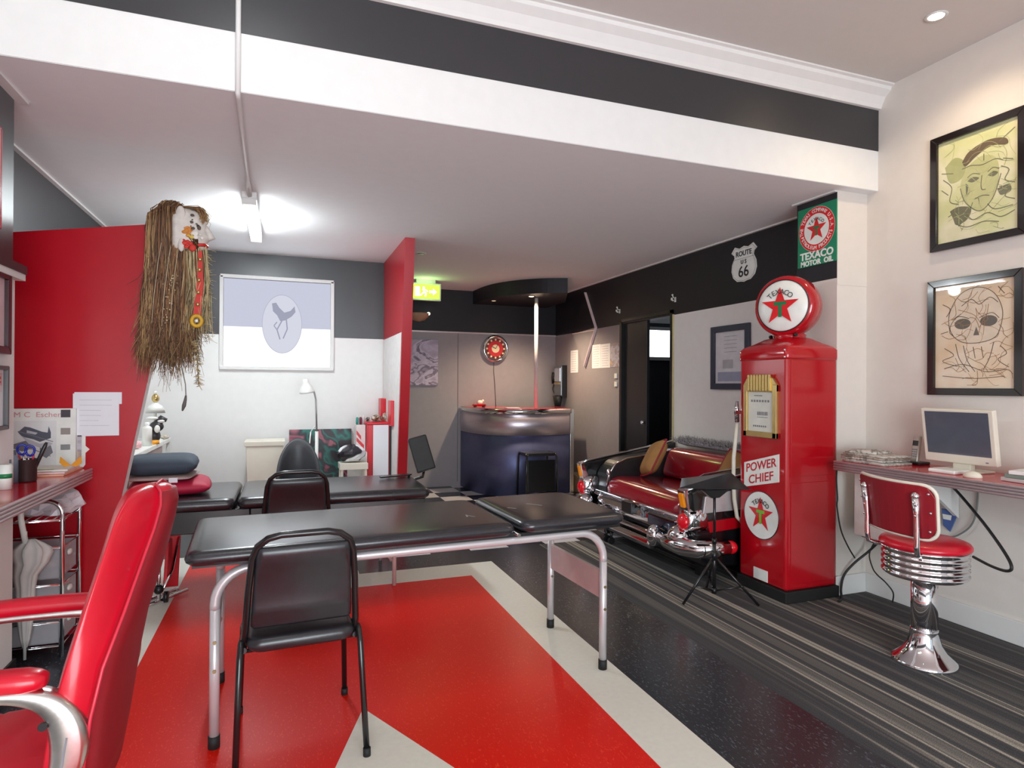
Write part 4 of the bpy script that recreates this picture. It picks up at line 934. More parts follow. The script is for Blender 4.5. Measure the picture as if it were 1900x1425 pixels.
# purple canvas
LILAC = ramp_mat('lilac feather painting', [(0, (120, 106, 128)), (.42, (176, 164, 186)), (.5, (206, 196, 216)), (.56, (112, 98, 120)), (.64, (196, 186, 206)), (1, (160, 148, 170))], scale=(2.2, 2.2, 4.5), detail=5, distortion=1.6, rough=.6)
t = thing('canvas', 'lilac grey feather-like canvas on the bar wall beside the red partition', 'canvas', (1.72, 8.385, 1.40))
MB().m(LILAC).box(1.42, 1.995, 8.37, 8.40, 1.405, 2.03).build('painted_face', None, t, bev=.003)
# exit sign
t = thing('exit_sign', 'lit green emergency exit sign hanging from the low ceiling beside the red partition', 'exit sign', (1.70, 7.72, 2.46))
b = MB().m(mat('sign case', (224, 226, 214), .4)); b.box(1.46, 1.87, 7.70, 7.75, 2.475, 2.695); b.box(1.55, 1.80, 7.70, 7.75, 2.695, ZL); b.build('case', None, t, bev=.006)
MB().m(glow('exit green', (170, 240, 70), 2.2)).box(1.48, 1.85, 7.694, 7.70, 2.497, 2.673).build('face', None, t)
g = MB().plane((1.665, 7.6935, 2.585), (1,0,0), (0,0,1), (0,-1,0)).m(glow('exit white', (255, 255, 245), 3))
g.fill([(-.13,-.06),(-.07,-.06),(-.07,.06),(-.13,.06)], .0008).fill(circ(.014, 12, -.02, .048), .0008); g.stroke([(-.03,.03),(-.01,-.005),(.01,-.02),(.0,-.06)], .018, .0008); g.stroke([(-.01,-.005),(-.04,-.03),(-.06,-.05)], .016, .0008); g.stroke([(-.03,.028),(.01,.02),(.03,.0)], .012, .0008)
g.fill([(.05,-.015),(.10,-.015),(.10,-.04),(.15,0),(.10,.04),(.10,.015),(.05,.015)], .0008); g.build('pictogram', None, t, fix=False)
light('exit glow', 'POINT', (1.66, 7.62, 2.58), 1.6, (.6, 1, .35), None, shadow_soft_size=.08)
# sconce
t = thing('wall_sconce', 'tan half-bowl uplight on the dark wall below the exit sign', 'wall light', (1.72, 8.38, 2.24))
b = MB().m(mat('sconce plaster', (176, 140, 112), .6)); b.lathe([(.02, -.11), (.09, -.09), (.14, -.04), (.155, 0), (.145, 0), (.08, -.07), (.0001, -.09)], (1.72, 8.385, 2.385), 'z', 28)
b.v = [Vector((v.x, min(v.y, 8.4), v.z)) for v in b.v]; b.build('bowl', None, t)
MB().m(glow('sconce bulb', (255, 244, 220), 4)).ball((1.85, 8.33, 2.382), .022, n=12).build('bulb', None, t)
# bar stool in front of the counter
t = thing('low_stool', 'low black tube-framed stool pulled up against the bar counter front', 'stool', (2.95, 7.08, 0))
b = MB().m(BLKMET)
for x in (2.745, 3.155): b.tube([(x, 6.93, 0), (x+.01*(1 if x < 3 else -1), 6.94, .54), (x+.01*(1 if x < 3 else -1), 6.97, .575), (x+.01*(1 if x < 3 else -1), 7.19, .575), (x+.01*(1 if x < 3 else -1), 7.22, .54), (x, 7.23, 0)], .012, 10)
b.build('frame', None, t)
MB().m(VINYL).box(2.765, 3.135, 6.95, 7.22, .545, .585).build('seat', None, t, bev=.012)
MB().m(BLACK).box(2.77, 3.13, 6.945, 6.955, .12, .50).build('front_panel', None, t, bev=.004)
MB().m(BLKMET).tube([(2.75, 6.935, .105), (3.15, 6.935, .105)], .009, 8).build('foot_rail', None, t)
# pay phone
t = thing('pay_phone', 'grey and chrome wall pay phone with black handset above the bar', 'phone', (3.70, 8.12, 1.20))
b = MB().m(mat('phone grey', (128, 132, 138), .3, .5)); b.box(3.69, XR, 8.00, 8.24, 1.26, 1.69); b.build('case', None, t, bev=.012)
b = MB().m(BLACK); b.box(3.70, XR-.002, 7.985, 8.001, 1.25, 1.70); b.build('side_cheek', None, t, bev=.004)
MB().m(CHROME).box(3.684, 3.692, 8.02, 8.22, 1.47, 1.66).build('face_plate', None, t, bev=.003)
MB().m(GOLD).box(3.682, 3.692, 8.02, 8.22, 1.425, 1.455).build('gold_strip', None, t)
b = MB().m(BLACK); b.tube([(3.70, 8.27, 1.60), (3.685, 8.28, 1.52), (3.70, 8.27, 1.44)], .022, 10, radii=[.03, .018, .03]); b.build('handset', None, t)
b = MB().m(BLACK); b.tube([(3.70, 8.27, 1.43), (3.69, 8.29, 1.36), (3.70, 8.26, 1.30), (3.72, 8.2, 1.27)], .006, 6); b.build('cord', None, t)
b = MB().m(mat('coin tray dark', (50, 48, 50), .5)); b.loft([[Vector((3.70+a*.8, 8.13+c, z)) for a, c in circ(r, 14)] for z, r in ((1.11, .05), (1.26, .085))]); b.build('base_cone', None, t)
# kite panel; wall tones a mirror would reflect are painted on flat
t = thing('kite_panel', 'kite-shaped wall panel with pale edge, mirror reflections painted black above and grey below, over the bar end', 'wall panel', (XR-.03, 7.42, 1.67))
kp = [(7.404, 2.652), (7.757, 2.125), (7.409, 1.667), (7.096, 2.157)]
MB().m(BLACKD).prism([kp[0], kp[1], kp[3]], 'yz', XR-.032, XR-.002).build('upper_painted_reflection', None, t)
MB().m(KHAKI).prism([kp[1], kp[2], kp[3]], 'yz', XR-.032, XR-.002).build('lower_painted_reflection', None, t)
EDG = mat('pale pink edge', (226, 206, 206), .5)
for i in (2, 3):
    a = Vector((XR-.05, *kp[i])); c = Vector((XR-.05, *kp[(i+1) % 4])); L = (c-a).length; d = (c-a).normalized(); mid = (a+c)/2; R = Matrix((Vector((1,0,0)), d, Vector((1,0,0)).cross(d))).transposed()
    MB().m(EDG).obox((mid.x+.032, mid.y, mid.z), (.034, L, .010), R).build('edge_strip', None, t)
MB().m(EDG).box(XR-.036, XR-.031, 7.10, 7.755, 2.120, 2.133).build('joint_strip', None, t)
# papers pinned to the grey side wall
def sheet(name, label, y0, y1, z0, z1, m, cat='paper', x=XR, lines=0, group=None, col=GREYINK):
    o = MB().m(m).box(x-.004, x, y0, y1, z0, z1).build(name)
    tag(o, label, cat, group)
    if lines:
        g = MB().plane((x-.0045, (y0+y1)/2, (z0+z1)/2), (0,-1,0), (0,0,1), (-1,0,0)).m(col); W = (y1-y0)*.38
        for k in range(lines):
            zz = (z1-z0)*(.40-.8*k/max(1, lines-1)); g.stroke([(-W, zz), (W*(.6+.4*random.random()), zz)], .006, .0006)
        g.build('text_lines', None, o, fix=False)
    return o
sheet('notice', 'narrow white notice on the grey side wall above the pay phone', 7.64, 7.87, 1.59, 1.90, PAPER, 'notice', lines=9, col=PALEG)
sheet('poster', 'left one of the two white text posters beside the doorway', 6.99, 7.225, 1.635, 1.94, PAPER, 'poster', lines=9, group='posters beside the doorway', col=PALEG)
sheet('poster', 'right one of the two white text posters beside the doorway', 6.75, 6.985, 1.635, 1.935, PAPER, 'poster', lines=9, group='posters beside the doorway', col=PALEG)
MOT = ramp_mat('mottled picture poster', [(0, (110, 120, 160)), (.45, (196, 190, 200)), (.55, (150, 140, 150)), (.65, (206, 170, 140)), (1, (200, 200, 214))], scale=(8, 12, 12), detail=3, rough=.6)
sheet('picture_poster', 'blue and orange picture poster next to the doorway frame', 6.51, 6.745, 1.64, 1.928, MOT, 'poster')
for z, lb in ((1.50, 'upper of the two small white switches beside the doorway'), (1.40, 'lower of the two small white switches beside the doorway')):
    tag(MB().m(LOGOWHITE).box(XR-.014, XR, 6.57, 6.63, z, z+.06).build('light_switch', bev=.003), lb, 'light switch', 'light switches beside the doorway')
t = tag(MB().m(TAN).prism([(7.30, 0), (7.62, 0), (7.62, .235), (7.30, .20)], 'yz', XR-.13, XR-.02).build('skirting_box', bev=.004), 'low tan wooden box on the floor against the side wall, behind the bar counter', 'box')
# ================================================================ MASSAGE TABLES
def pad(mb, x0, x1, y0, y1, z0, z1, r=.035, e=.018):
    """padded slab with softly rounded edges"""
    cx, cy_ = (x0+x1)/2, (y0+y1)/2; W, D = x1-x0, y1-y0
    R = []
    for k, (ins, z) in enumerate(((e, z0), (.004, z0+(z1-z0)*.25), (0, z0+(z1-z0)*.5), (.004, z0+(z1-z0)*.72), (e*.8, z1-.004), (e*2, z1))):
        R.append([Vector((cx+a, cy_+b_, z)) for a, b_ in rrect(W-2*ins, D-2*ins, r, 5)])
    mb.loft(R); return mb
SHEEN = mat('black vinyl sheen', (38, 38, 43), .27, var=.15, scale=9, bump=.03, spec=.7)
t = thing('massage_table', 'nearest black massage table with pale bent-tube legs, standing on the red floor', 'massage table', (.61, 2.97, 0))
cx, cy_ = .61, 2.97
zt = .77
b = MB().m(SHEEN); pad(b, cx-.975, cx+.375, cy_-.35, cy_+.35, zt-.055, zt, .04)
p1 = b.build('main_pad', None, t)
b = MB().m(SHEEN); pad(b, cx+.405, cx+.975, cy_-.35, cy_+.35, zt-.05, zt+.006, .06); p2 = b.build('head_pad', None, t)
g = MB().plane((cx, cy_, zt), (1,0,0), (0,1,0), (0,0,1)).m(mat('worn vinyl', (150, 152, 152), .5))
for a, c, d, e in ((.22,-.08,.25,-.13),(.225,-.07,.215,-.12),(.42,-.22,.46,-.24)): g.stroke([(a,c),(d,e)], .008, .0008)
g.plane((cx, cy_, zt+.006), (1,0,0), (0,1,0), (0,0,1))
for a, c, d, e in ((.60,.05,.66,-.02),(.47,-.01,.50,-.05),(.61,.055,.65,.0)): g.stroke([(a,c),(d,e)], .010, .0008)
g.build('scuff_marks', None, p2, fix=False)
b = MB().m(BLACK); b.box(cx-.95, cx+.95, cy_-.31, cy_+.31, zt-.068, zt-.052); b.build('base_board', None, t)
for s in (-1, 1):
    y = cy_+s*.287
    rail = MB().m(STEEL); zr = zt-.088; rb = .13; xl, xr = cx-.87, cx+.87
    P_ = [(xl, y, zr-rb-.02)]+[(xl+rb+rb*math.cos(a), y, zr-rb+rb*math.sin(a)) for a in [PI-PI/2*i/8 for i in range(9)]]+[(cx, y, zr)]+[(xr-rb+rb*math.sin(a), y, zr-rb+rb*math.cos(a)) for a in [PI/2*i/8 for i in range(9)]]+[(xr, y, zr-rb-.02)]
    rail.tube(P_, .019, 14); rail.build('side_rail', None, t)
    for x in (xl, xr):
        l = MB().m(STEEL); l.cyl((x, y, .045), (x, y, zr-rb-.018), .019, 14); lo = l.build('leg', None, t)
        MB().m(RUBBER).cyl((x, y, 0), (x, y, .048), .0215, 14).build('rubber_foot', None, lo)
        bo = MB().m(mat('bolt brass', (150, 130, 96), .4, .7))
        for z in (.30, .41): bo.cyl((x, y-.018, z), (x, y-.023, z), .007, 10)
        bo.build('bolt', None, lo)
b = MB().m(mat('pale pink plate', (206, 192, 190), .4, .2)); b.box(cx+.862, cx+.878, cy_-.275, cy_+.275, .345, .485); b.build('end_plate', None, t, bev=.003)
b = MB().m(STEEL); b.tube([(cx-.87, cy_+.28, .44), (cx-.87, cy_+.1, .36), (cx-.87, cy_-.28, .30)], .010, 8); b.tube([(cx-.87, cy_+.28, .30), (cx-.87, cy_-.28, .44)], .010, 8); b.build('cross_brace', None, t)
b = MB().m(CHROME); b.tube([(cx+.39, cy_-.34, zt-.055), (cx+.39, cy_+.34, zt-.055)], .008, 8); b.build('hinge_rod', None, t)
t.rotation_euler = (0, 0, math.radians(3.0))
# far table
t = thing('massage_table', 'far black three-section massage table in front of the white booth wall', 'massage table', (.02, 4.70, 0))
zt = .675; y0, y1 = 4.30, 5.10
for nm, xa, xb in (('foot_pad', -.98, -.285), ('middle_pad', -.275, .06), ('main_pad', .07, .98)):
    b = MB().m(SHEEN); pad(b, xa, xb, y0, y1, zt-.075, zt, .05, .022); b.build(nm, None, t)
b = MB().m(BLKMET); b.box(-.95, -.20, y0+.05, y1-.05, zt-.22, zt-.075); b.box(-.20, .95, y0+.05, y1-.05, zt-.13, zt-.075); b.build('apron', None, t, bev=.006)
for x in (-.95, .735):
    for y in (4.36, 5.02):
        l = MB().m(mat('pink steel', (206, 178, 174), .3, .3)); l.cyl((x, y, 0), (x, y, zt-.12), .014, 12); l.build('leg', None, t)
b = MB().m(mat('pink steel', (206, 178, 174), .3, .3)); b.tube([(.735, 4.37, .16), (.55, 4.40, .34), (.50, 4.42, zt-.13)], .009, 8); b.tube([(.72, 4.40, .16), (.64, 4.42, .36), (.62, 4.43, zt-.13)], .009, 8); b.build('folding_brace', None, t)
MB().m(BLKMET).box(-.42, .94, 4.33, 5.0, .362, .38).build('lower_shelf', None, t, bev=.004)
Mh = Matrix.Rotation(math.radians(14), 3, 'Y') @ Matrix.Rotation(math.radians(14), 3, 'X')
b = MB().m(mat('headrest vinyl', (40, 44, 46), .22)); b.obox((1.055, 4.98, .845), (.155, .05, .29), Mh.inverted()); b.build('headrest', None, t, bev=.012)
b = MB().m(BLKMET); b.tube([(.93, 4.9, .64), (1.06, 4.96, .66), (1.08, 4.97, .74)], .012, 8); b.prism([(.70, 4.80), (.92, 4.86), (.96, 4.90), (.92, 4.94), (.70, 4.86)], 'xy', zt+.012, zt+.022); b.tube([(.93, 4.9, .64), (.94, 4.9, zt+.018)], .010, 8); b.build('headrest_bracket', None, t)
# pillows at its head end
pillow('cushion', 'crimson cushion under the navy pillow on the far massage table', (-.70, 4.66, .728), (.52, .50, .10), Matrix.Rotation(.12, 3, 'Z'), mat('crimson cushion cloth', (176, 16, 58), .6, var=.08), pinch=.35)
pillow('cushion', 'thin beige cushion between the crimson and the navy one', (-.76, 4.64, .795), (.46, .42, .03), Matrix.Rotation(-.05, 3, 'Z'), mat('beige cloth', (176, 156, 152), .8), pinch=.35)
tp = pillow('cushion', 'navy grey cushion on top of the stack on the far massage table', (-.755, 4.66, .872), (.47, .44, .122), Matrix.Rotation(.08, 3, 'Z'), mat('navy cloth', (52, 66, 80), .7, var=.08), pinch=.3)
MB().m(PAPER).box(-.68, -.63, 4.425, 4.433, .775, .805).build('care_tag', None, tp)
# storage under the far table
t = thing('storage_crate', 'dark blue storage crate with two gold handles under the far massage table', 'crate', (.62, 4.66, .381))
b = MB().m(mat('navy plastic', (24, 48, 110), .4)); b.box(.36, .90, 4.48, 4.84, .381, .505); b.build('tub', None, t, bev=.02)
for x in (.52, .68):
    h = MB().m(GOLD); h.tube([(x+.048*math.cos(a), 4.49, .515+.048*math.sin(a)) for a in [PI*i/10 for i in range(11)]], .010, 8); h.build('handle', None, t)
tag(MB().m(mat('cyan packet', (90, 190, 226), .5)).box(.345, .47, 4.38, 4.46, .381, .535).build('packet', bev=.012), 'light blue packet beside the navy crate under the far massage table', 'packet')
tag(MB().m(mat('red tin', (190, 24, 34), .35)).lathe([(.0001, .0), (.035, 0), (.035, .15), (.0001, .15)], (.815, 4.435, .381), 'z', 20).build('red_tube'), 'short red tube standing at the right of the navy crate', 'tube')
tag(MB().m(CREAM).lathe([(.0001, 0), (.035, 0), (.035, .14), (.02, .14), (.0001, .135)], (.90, 4.435, .381), 'z', 20).build('paper_roll'), 'cream paper roll standing right of the red tube under the table', 'roll')
tag(MB().m(mat('brown leather strap', (136, 64, 48), .5)).tube([(.22, 4.33, .502), (.255, 4.31, .525), (.30, 4.33, .50), (.312, 4.36, .45), (.312, 4.42, .40)], .018, 10).build('leather_strap'), 'reddish brown leather strap hanging at the left of the light blue packet', 'strap')
# ================================================================ STACKING CHAIRS
def make_chair(label):
    t = thing('stacking_chair', label, 'chair', (0, 0, 0), 'black stacking chairs')
    b = MB().m(VINYL); pad(b, -.195, .195, -.20, .21, .42, .472, .05, .012); b.build('seat', None, t)
    fr = MB().m(BLKMET); P_ = [(-.205, -.02, .425), (-.203, -.13, .44), (-.198, -.17, .50), (-.188, -.21, .66), (-.176, -.245, .78), (-.160, -.262, .825), (-.125, -.272, .853), (-.08, -.277, .864), (.08, -.277, .864), (.125, -.272, .853), (.160, -.262, .825), (.176, -.245, .78), (.188, -.21, .66), (.198, -.17, .50), (.203, -.13, .44), (.205, -.02, .425)]
    fr.tube(P_, .0125, 12); fr.build('back_frame', None, t)
    bk = MB().m(VINYL); R = []
    for z, hw, y, th in ((.505, .172, -.168, .010), (.515, .180, -.170, .018), (.56, .180, -.181, .018), (.575, .178, -.185, .026), (.59, .178, -.189, .018), (.74, .168, -.233, .018), (.755, .167, -.237, .027), (.79, .165, -.246, .029), (.815, .160, -.254, .022), (.822, .150, -.256, .008)):
        R.append([Vector((a, y+c, z)) for a, c in rrect(2*hw, 2*th, th*.9, 3)])
    bk.loft(R); bk.build('backrest', None, t)
    for s in (-1, 1):
        l = MB().m(BLKMET); l.tube([(s*.203, -.10, .46), (s*.212, -.15, .445), (s*.216, -.175, .40), (s*.228, -.265, .012)], .0115, 12); lo = l.build('rear_leg', None, t)
        MB().m(RUBBER).cyl((s*.228, -.267, 0), (s*.228, -.264, .03), .0145, 12).build('rubber_foot', None, lo)
        l = MB().m(BLKMET); l.tube([(s*.203, -.14, .415), (s*.203, .17, .405), (s*.206, .205, .385), (s*.218, .245, .012)], .0115, 12); lo = l.build('front_leg', None, t)
        MB().m(RUBBER).cyl((s*.218, .2455, 0), (s*.218, .243, .03), .0145, 12).build('rubber_foot', None, lo)
    b = MB().m(BLKMET); b.tube([(-.203, .10, .405), (.203, .10, .405)], .008, 8); b.tube([(-.203, -.13, .41), (.203, -.13, .41)], .008, 8); b.build('cross_bar', None, t)
    return t
ch = make_chair('nearest black stacking chair, back to the viewer, on the red floor')
ch.location = (.062, 2.64, 0); ch.rotation_euler = (0, 0, math.radians(3))
c2 = copy_tree(ch); c2.location = (.075, 4.30, 0); c2.rotation_euler = (0, 0, math.radians(2)); c2['label'] = 'black stacking chair between the two massage tables, its curved top rail showing'
# ================================================================ RED SALON CHAIR
t = thing('salon_chair', 'large red padded armchair with pale metal arms in the left foreground', 'armchair', (-.75, 1.87, 0))
bk = MB().m(REDVIN); CYc = 1.845
secs = [  # z, x rear, x front, rear edge near/far, front edge near/far
 (.40,-.425,-.50,1.72,1.96,1.70,2.0),(.425,-.418,-.505,1.66,2.01,1.65,2.05),(.48,-.412,-.505,1.62,2.06,1.62,2.08),(.56,-.404,-.497,1.605,2.095,1.60,2.10),(.66,-.392,-.482,1.605,2.11,1.595,2.105),(.76,-.374,-.462,1.625,2.11,1.60,2.10),(.86,-.346,-.434,1.685,2.10,1.615,2.09),(.96,-.322,-.408,1.755,2.085,1.64,2.07),(1.03,-.306,-.394,1.815,2.06,1.68,2.04),(1.08,-.298,-.388,1.85,2.035,1.725,2.01),(1.112,-.302,-.378,1.875,2.01,1.775,1.985),(1.13,-.318,-.366,1.90,1.98,1.83,1.955)]
def edges(sec):
    z, xr, xf, rn, rf, fn, ff = sec
    return z, xr, xf, (rn+rf)/2, (rf-rn)/2, (fn+ff)/2, (ff-fn)/2
R = []
for sec in secs:
    z, xr, xf, cr0, hr, cf0, hf = edges(sec)
    pts2 = []
    for k in range(9):
        u_ = -1+2*k/8; pts2.append((xr+.018*(1-u_*u_)-.012*abs(u_)**6, cr0+u_*hr))
    for k in range(5):
        f = k/4; pts2.append((xr-.014+(xf+.014-xr+.014)*f, cr0+hr+(cf0+hf-cr0-hr)*f+.012*math.sin(PI*f)))
    for k in range(9):
        u_ = 1-2*k/8; pts2.append((xf-.014*(1-u_*u_)+.012*abs(u_)**6, cf0+u_*hf))
    for k in range(5):
        f = k/4; pts2.append((xf+.014+(xr-.014-xf-.014)*f, cf0-hf+(cr0-hr-cf0+hf)*f-.014*math.sin(PI*f)))
    R.append([Vector((x, y, z)) for x, y in pts2])
bk.loft(R); bo = bk.build('backrest', None, t, sub=1)
rp2 = MB().m(REDVIN2); R2 = []
for sec in secs[1:11]:
    z, xr, xf, c0, hr, _, _ = edges(sec); k_ = .93
    R2.append([Vector((xr+.020*(1-(u_*k_)**2)+.003-(.010 if abs(u_) == 1 else 0), c0+u_*hr*k_, z)) for u_ in [-1+2*i/10 for i in range(11)]]+[Vector((xr-.02, c0+u_*hr*k_, z)) for u_ in [1-2*i/10 for i in range(11)]])
rp2.loft(R2); rp2.build('rear_panel', None, bo)
pp = MB().m(mat('red piping', (196, 40, 62), .35)); E_ = [edges(s_) for s_ in secs]; pp.tube([Vector((xr-.004, c0-hr-.001, z)) for z, xr, xf, c0, hr, _, _ in E_]+[Vector((xr-.004, c0+hr+.001, z)) for z, xr, xf, c0, hr, _, _ in E_][::-1], .004, 8); pp.build('piping', None, bo)
st = MB().m(REDVIN); R = []
for i, (x, k) in enumerate(((-1.16,.80),(-1.15,.92),(-1.10,1),(-1.0,1),(-.99,.975),(-.98,1),(-.86,1.0),(-.85,.97),(-.84,1),(-.71,1),(-.70,.97),(-.69,1),(-.52,1),(-.47,.97),(-.45,.9))):
    zc = .455; R.append([Vector((x, CYc+a*(k if k > .9 else k), zc+.02*(x+.8)+c*k)) for a, c in rrect(.44, .12, .045, 4)])
st.loft(R); st.build('seat', None, t)
for s, y in ((-1, 1.60), (1, 2.12)):
    ax0, ax1 = -1.16, -.475
    top = curve([(ax1,.785),(-.60,.790),(-.80,.785),(-1.0,.755),(ax0,.715)], 5)
    p = MB().m(REDVIN); R = []
    for i, (x, z) in enumerate(top):
        k = .55 if i in (0, len(top)-1) else (.85 if i in (1, len(top)-2) else 1)
        R.append([Vector((x, y+a*k, z-.022+c*k)) for a, c in rrect(.062, .046, .020, 3)])
    p.loft(R); po = p.build('arm_pad', None, t)
    fr = MB().m(ALU); loop = curve([(ax0,.672),(-1.0,.708),(-.80,.738),(-.62,.742),(-.52,.735),(-.458,.700),(-.432,.630),(-.445,.545),(-.50,.470),(-.58,.425),(-.70,.405),(-.84,.40)], 6)
    vs = []; 
    n = len(loop); R = []
    for i, (x, z) in enumerate(loop):
        a = loop[max(0, i-1)]; c = loop[min(n-1, i+1)]; L = math.hypot(c[0]-a[0], c[1]-a[1]); nx, nz = -(c[1]-a[1])/L, (c[0]-a[0])/L
        f = i/(n-1); wd_ = .010+.024*math.exp(-((f-.55)/.16)**2)
        R.append([Vector((x+nx*q*wd_, y+e_*.024, z+nz*q*wd_)) for q, e_ in ((-1,-.7),(-.7,-1),(.7,-1),(1,-.7),(1,.7),(.7,1),(-.7,1),(-1,.7))])
    fr.loft(R); fo = fr.build('arm_frame', None, t)
    if s == -1:
        bl = MB().m(BLACK); bl.cyl((-.475, y-.022, .672), (-.475, y-.027, .672), .009, 14); bl.build('bolt', None, fo)
        sl = MB().m(GREYINK); sl.plane((-.438, y-.0245, .60), (1,0,0), (0,0,1), (0,-1,0)).stroke([(.006,.04),(.0,.0),(-.004,-.03)], .004, .0005); sl.build('slot', None, fo, fix=False)
un = MB().m(BLKMET); un.box(-1.05, -.50, 1.68, 2.02, .36, .396); un.build('seat_pan', None, t, bev=.01)
MB().m(CHROME).lathe([(.26, 0), (.26, .012), (.22, .03), (.06, .055), (.045, .07), (.045, .37)], (-.77, CYc, 0), 'z', 36).build('pedestal', None, t)

# ================================================================ LEFT COUNTER AND WHAT STANDS ON IT
t = thing('wall_counter', 'red topped wall counter with ribbed chrome edge against the red partition', 'counter', (-1.1, 3.0, .86))
XC, ZC = -1.015, .925
b = MB().m(REDTOP); b.box(-1.185, XC, 1.2, 4.095, ZC-.026, ZC); b.box(-1.447, -1.185, 3.565, 4.095, ZC-.026, ZC); b.build('countertop', None, t, bev=.003)
b = MB().m(mat('dark red apron', (120, 16, 26), .4)); b.box(-1.185, XC-.006, 1.2, 4.09, ZC-.062, ZC-.026); b.build('apron', None, t)
b = MB().m(RIB)
for k in range(4): b.tube([(XC, 1.2, ZC-.008-k*.0155), (XC, 4.094, ZC-.008-k*.0155)], .0079, 10)
b.build('chrome_edge', None, t)
zt = ZC+.001
t = thing('pen_pot', 'dark wire mesh pot holding scissors and pens on the left counter', 'pot', (-1.165, 3.62, zt))
MESHB = mat('dark mesh', (62, 46, 46), .4, .3)
b = MB().m(MESHB); b.lathe([(.0001, 0), (.040, 0), (.042, .006), (.042, .105), (.0435, .108), (.040, .108), (.039, .008), (.0001, .006)], (-1.165, 3.62, zt), 'z', 28); b.build('mesh_cup', None, t)
t = thing('scissors', 'blue and red handled scissors standing in the mesh pen pot', 'scissors', (-1.165, 3.615, zt+.012))
for c, m_, dx in ((Vector((-1.180, 3.61, zt+.155)), mat('blue handle', (36, 44, 150), .35), -.006), (Vector((-1.148, 3.61, zt+.148)), mat('blue handle', (36, 44, 150), .35), .006)):
    b = MB().m(m_); b.tube([c+Vector((.018*math.cos(a), .004*math.sin(2*a), .024*math.sin(a))) for a in [2*PI*k/16 for k in range(16)]], .0055, 8, closed=True); b.build('handle', None, t)
    MB().m(CHROME).tube([c+Vector((-dx, 0, -.025)), (-1.165+dx*1.5, 3.615, zt+.012)], .004, 6).build('blade', None, t)
for i, (dx, dy, tx, ty, h, col, lb) in enumerate(((-.015,.01,-.035,.0,.15,(190,30,36),'red pen leaning left in the mesh pen pot'),(.015,.005,.03,.0,.13,(200,30,70),'pinkish red pen leaning right in the mesh pen pot'),(.0,-.018,.002,-.025,.112,(235,235,235),'white capped pen at the front of the mesh pen pot'),(.02,.012,.075,.02,.185,(40,40,42),'long black marker slanting right in the mesh pen pot'))):
    o_ = Vector((-1.165+dx*.6, 3.62+dy*.6, zt+.012)); e_ = Vector((-1.165+tx, 3.62+ty, zt+h))
    r = .0045 if i < 3 else .009
    tag(MB().m(mat('pen %d' % i, col, .35)).tube([o_, o_.lerp(e_, .9), e_], r, 8, radii=[r, r, r*.6]).build('pen'), lb, 'pen', 'pens in the mesh pot')
def bottle(c, r, h, body, cap, name, label, grp=None, neck=.3):
    t = thing(name, label, 'bottle', c, grp)
    MB().m(body).lathe([(.0001, 0), (r, 0), (r, h*.72), (r*.9, h*.78), (r*neck, h*.86), (r*neck, h*.88)], c, 'z', 24).build('body', None, t)
    MB().m(cap).lathe([(r*neck*1.15, h*.86), (r*neck*1.15, h), (.0001, h)], c, 'z', 18).build('cap', None, t)
    return t
bottle((-1.205, 3.585, zt), .021, .155, mat('slate bottle', (112, 120, 136), .35), mat('grey cap', (80, 86, 96), .4), 'pump_bottle', 'slate grey bottle right beside the mesh pen pot', 'bottles on the left counter', .45)
bottle((-1.195, 3.50, zt), .018, .12, LOGOWHITE, mat('slate cap', (98, 108, 120), .4), 'pump_bottle', 'white bottle with grey cap, left of the slate one', 'bottles on the left counter', .5)
t = thing('tin', 'small white tin with green band at the picture edge on the left counter', 'tin', (-1.165, 3.38, zt)); MB().m(LOGOWHITE).lathe([(.0001, 0), (.024, 0), (.024, .11), (.0001, .11)], (-1.165, 3.38, zt), 'z', 24).build('body', None, t); MB().m(LOGOGREEN).lathe([(.0245, .05), (.0245, .07)], (-1.165, 3.38, zt), 'z', 24).build('band', None, t)
# leaflets lying by the partition
z = zt
for i, (c, wx, wy, lb) in enumerate((((236, 178, 150), .26, .32, 'salmon and orange leaflet at the bottom, on the left counter by the partition'), ((238, 206, 206), .24, .28, 'pale pink leaflet in the middle of the pile on the left counter'), ((236, 236, 226), .24, .24, 'white leaflet with green line, top of the pile on the left counter'))):
    o = MB().m(mat('leaflet %d' % i, c, .6)).obox((-1.185, 3.93+.012*i, z+.004), (wx, wy, .008), Matrix.Rotation(.03*i, 3, 'Z')).build('leaflet'); tag(o, lb, 'leaflet', 'leaflets on the left counter'); z += .0085
    g = MB().plane((-1.185, 3.93+.012*i, z+.0001), (1,0,0), (0,1,0), (0,0,1)).m(mat('leaflet stripe %d' % i, ((226,120,50),(190,60,60),(120,190,60))[i], .6)); g.fill([(-.11,-wy/2+.02),(.06,-wy/2+.02),(.06,-wy/2+.04),(-.11,-wy/2+.04)], .0004); g.build('stripe', None, o, fix=False)
o = thing('butterfly_card', 'orange butterfly-shaped card standing on the leaflets by the partition', 'card', (-1.075, 3.95, z))
g = MB().plane((-1.075, 3.95, z+.028), (1,-.2,0), (0,0,1), (-.2,-1,0)).m(mat('butterfly orange', (238, 160, 50), .6)); g.fill([(0,-.02),(-.05,.028),(-.055,-.005),(-.03,-.028)], .0, .002); g.fill([(0,-.02),(.05,.03),(.055,-.005),(.03,-.028)], .0, .002); g.build('wings', None, o)
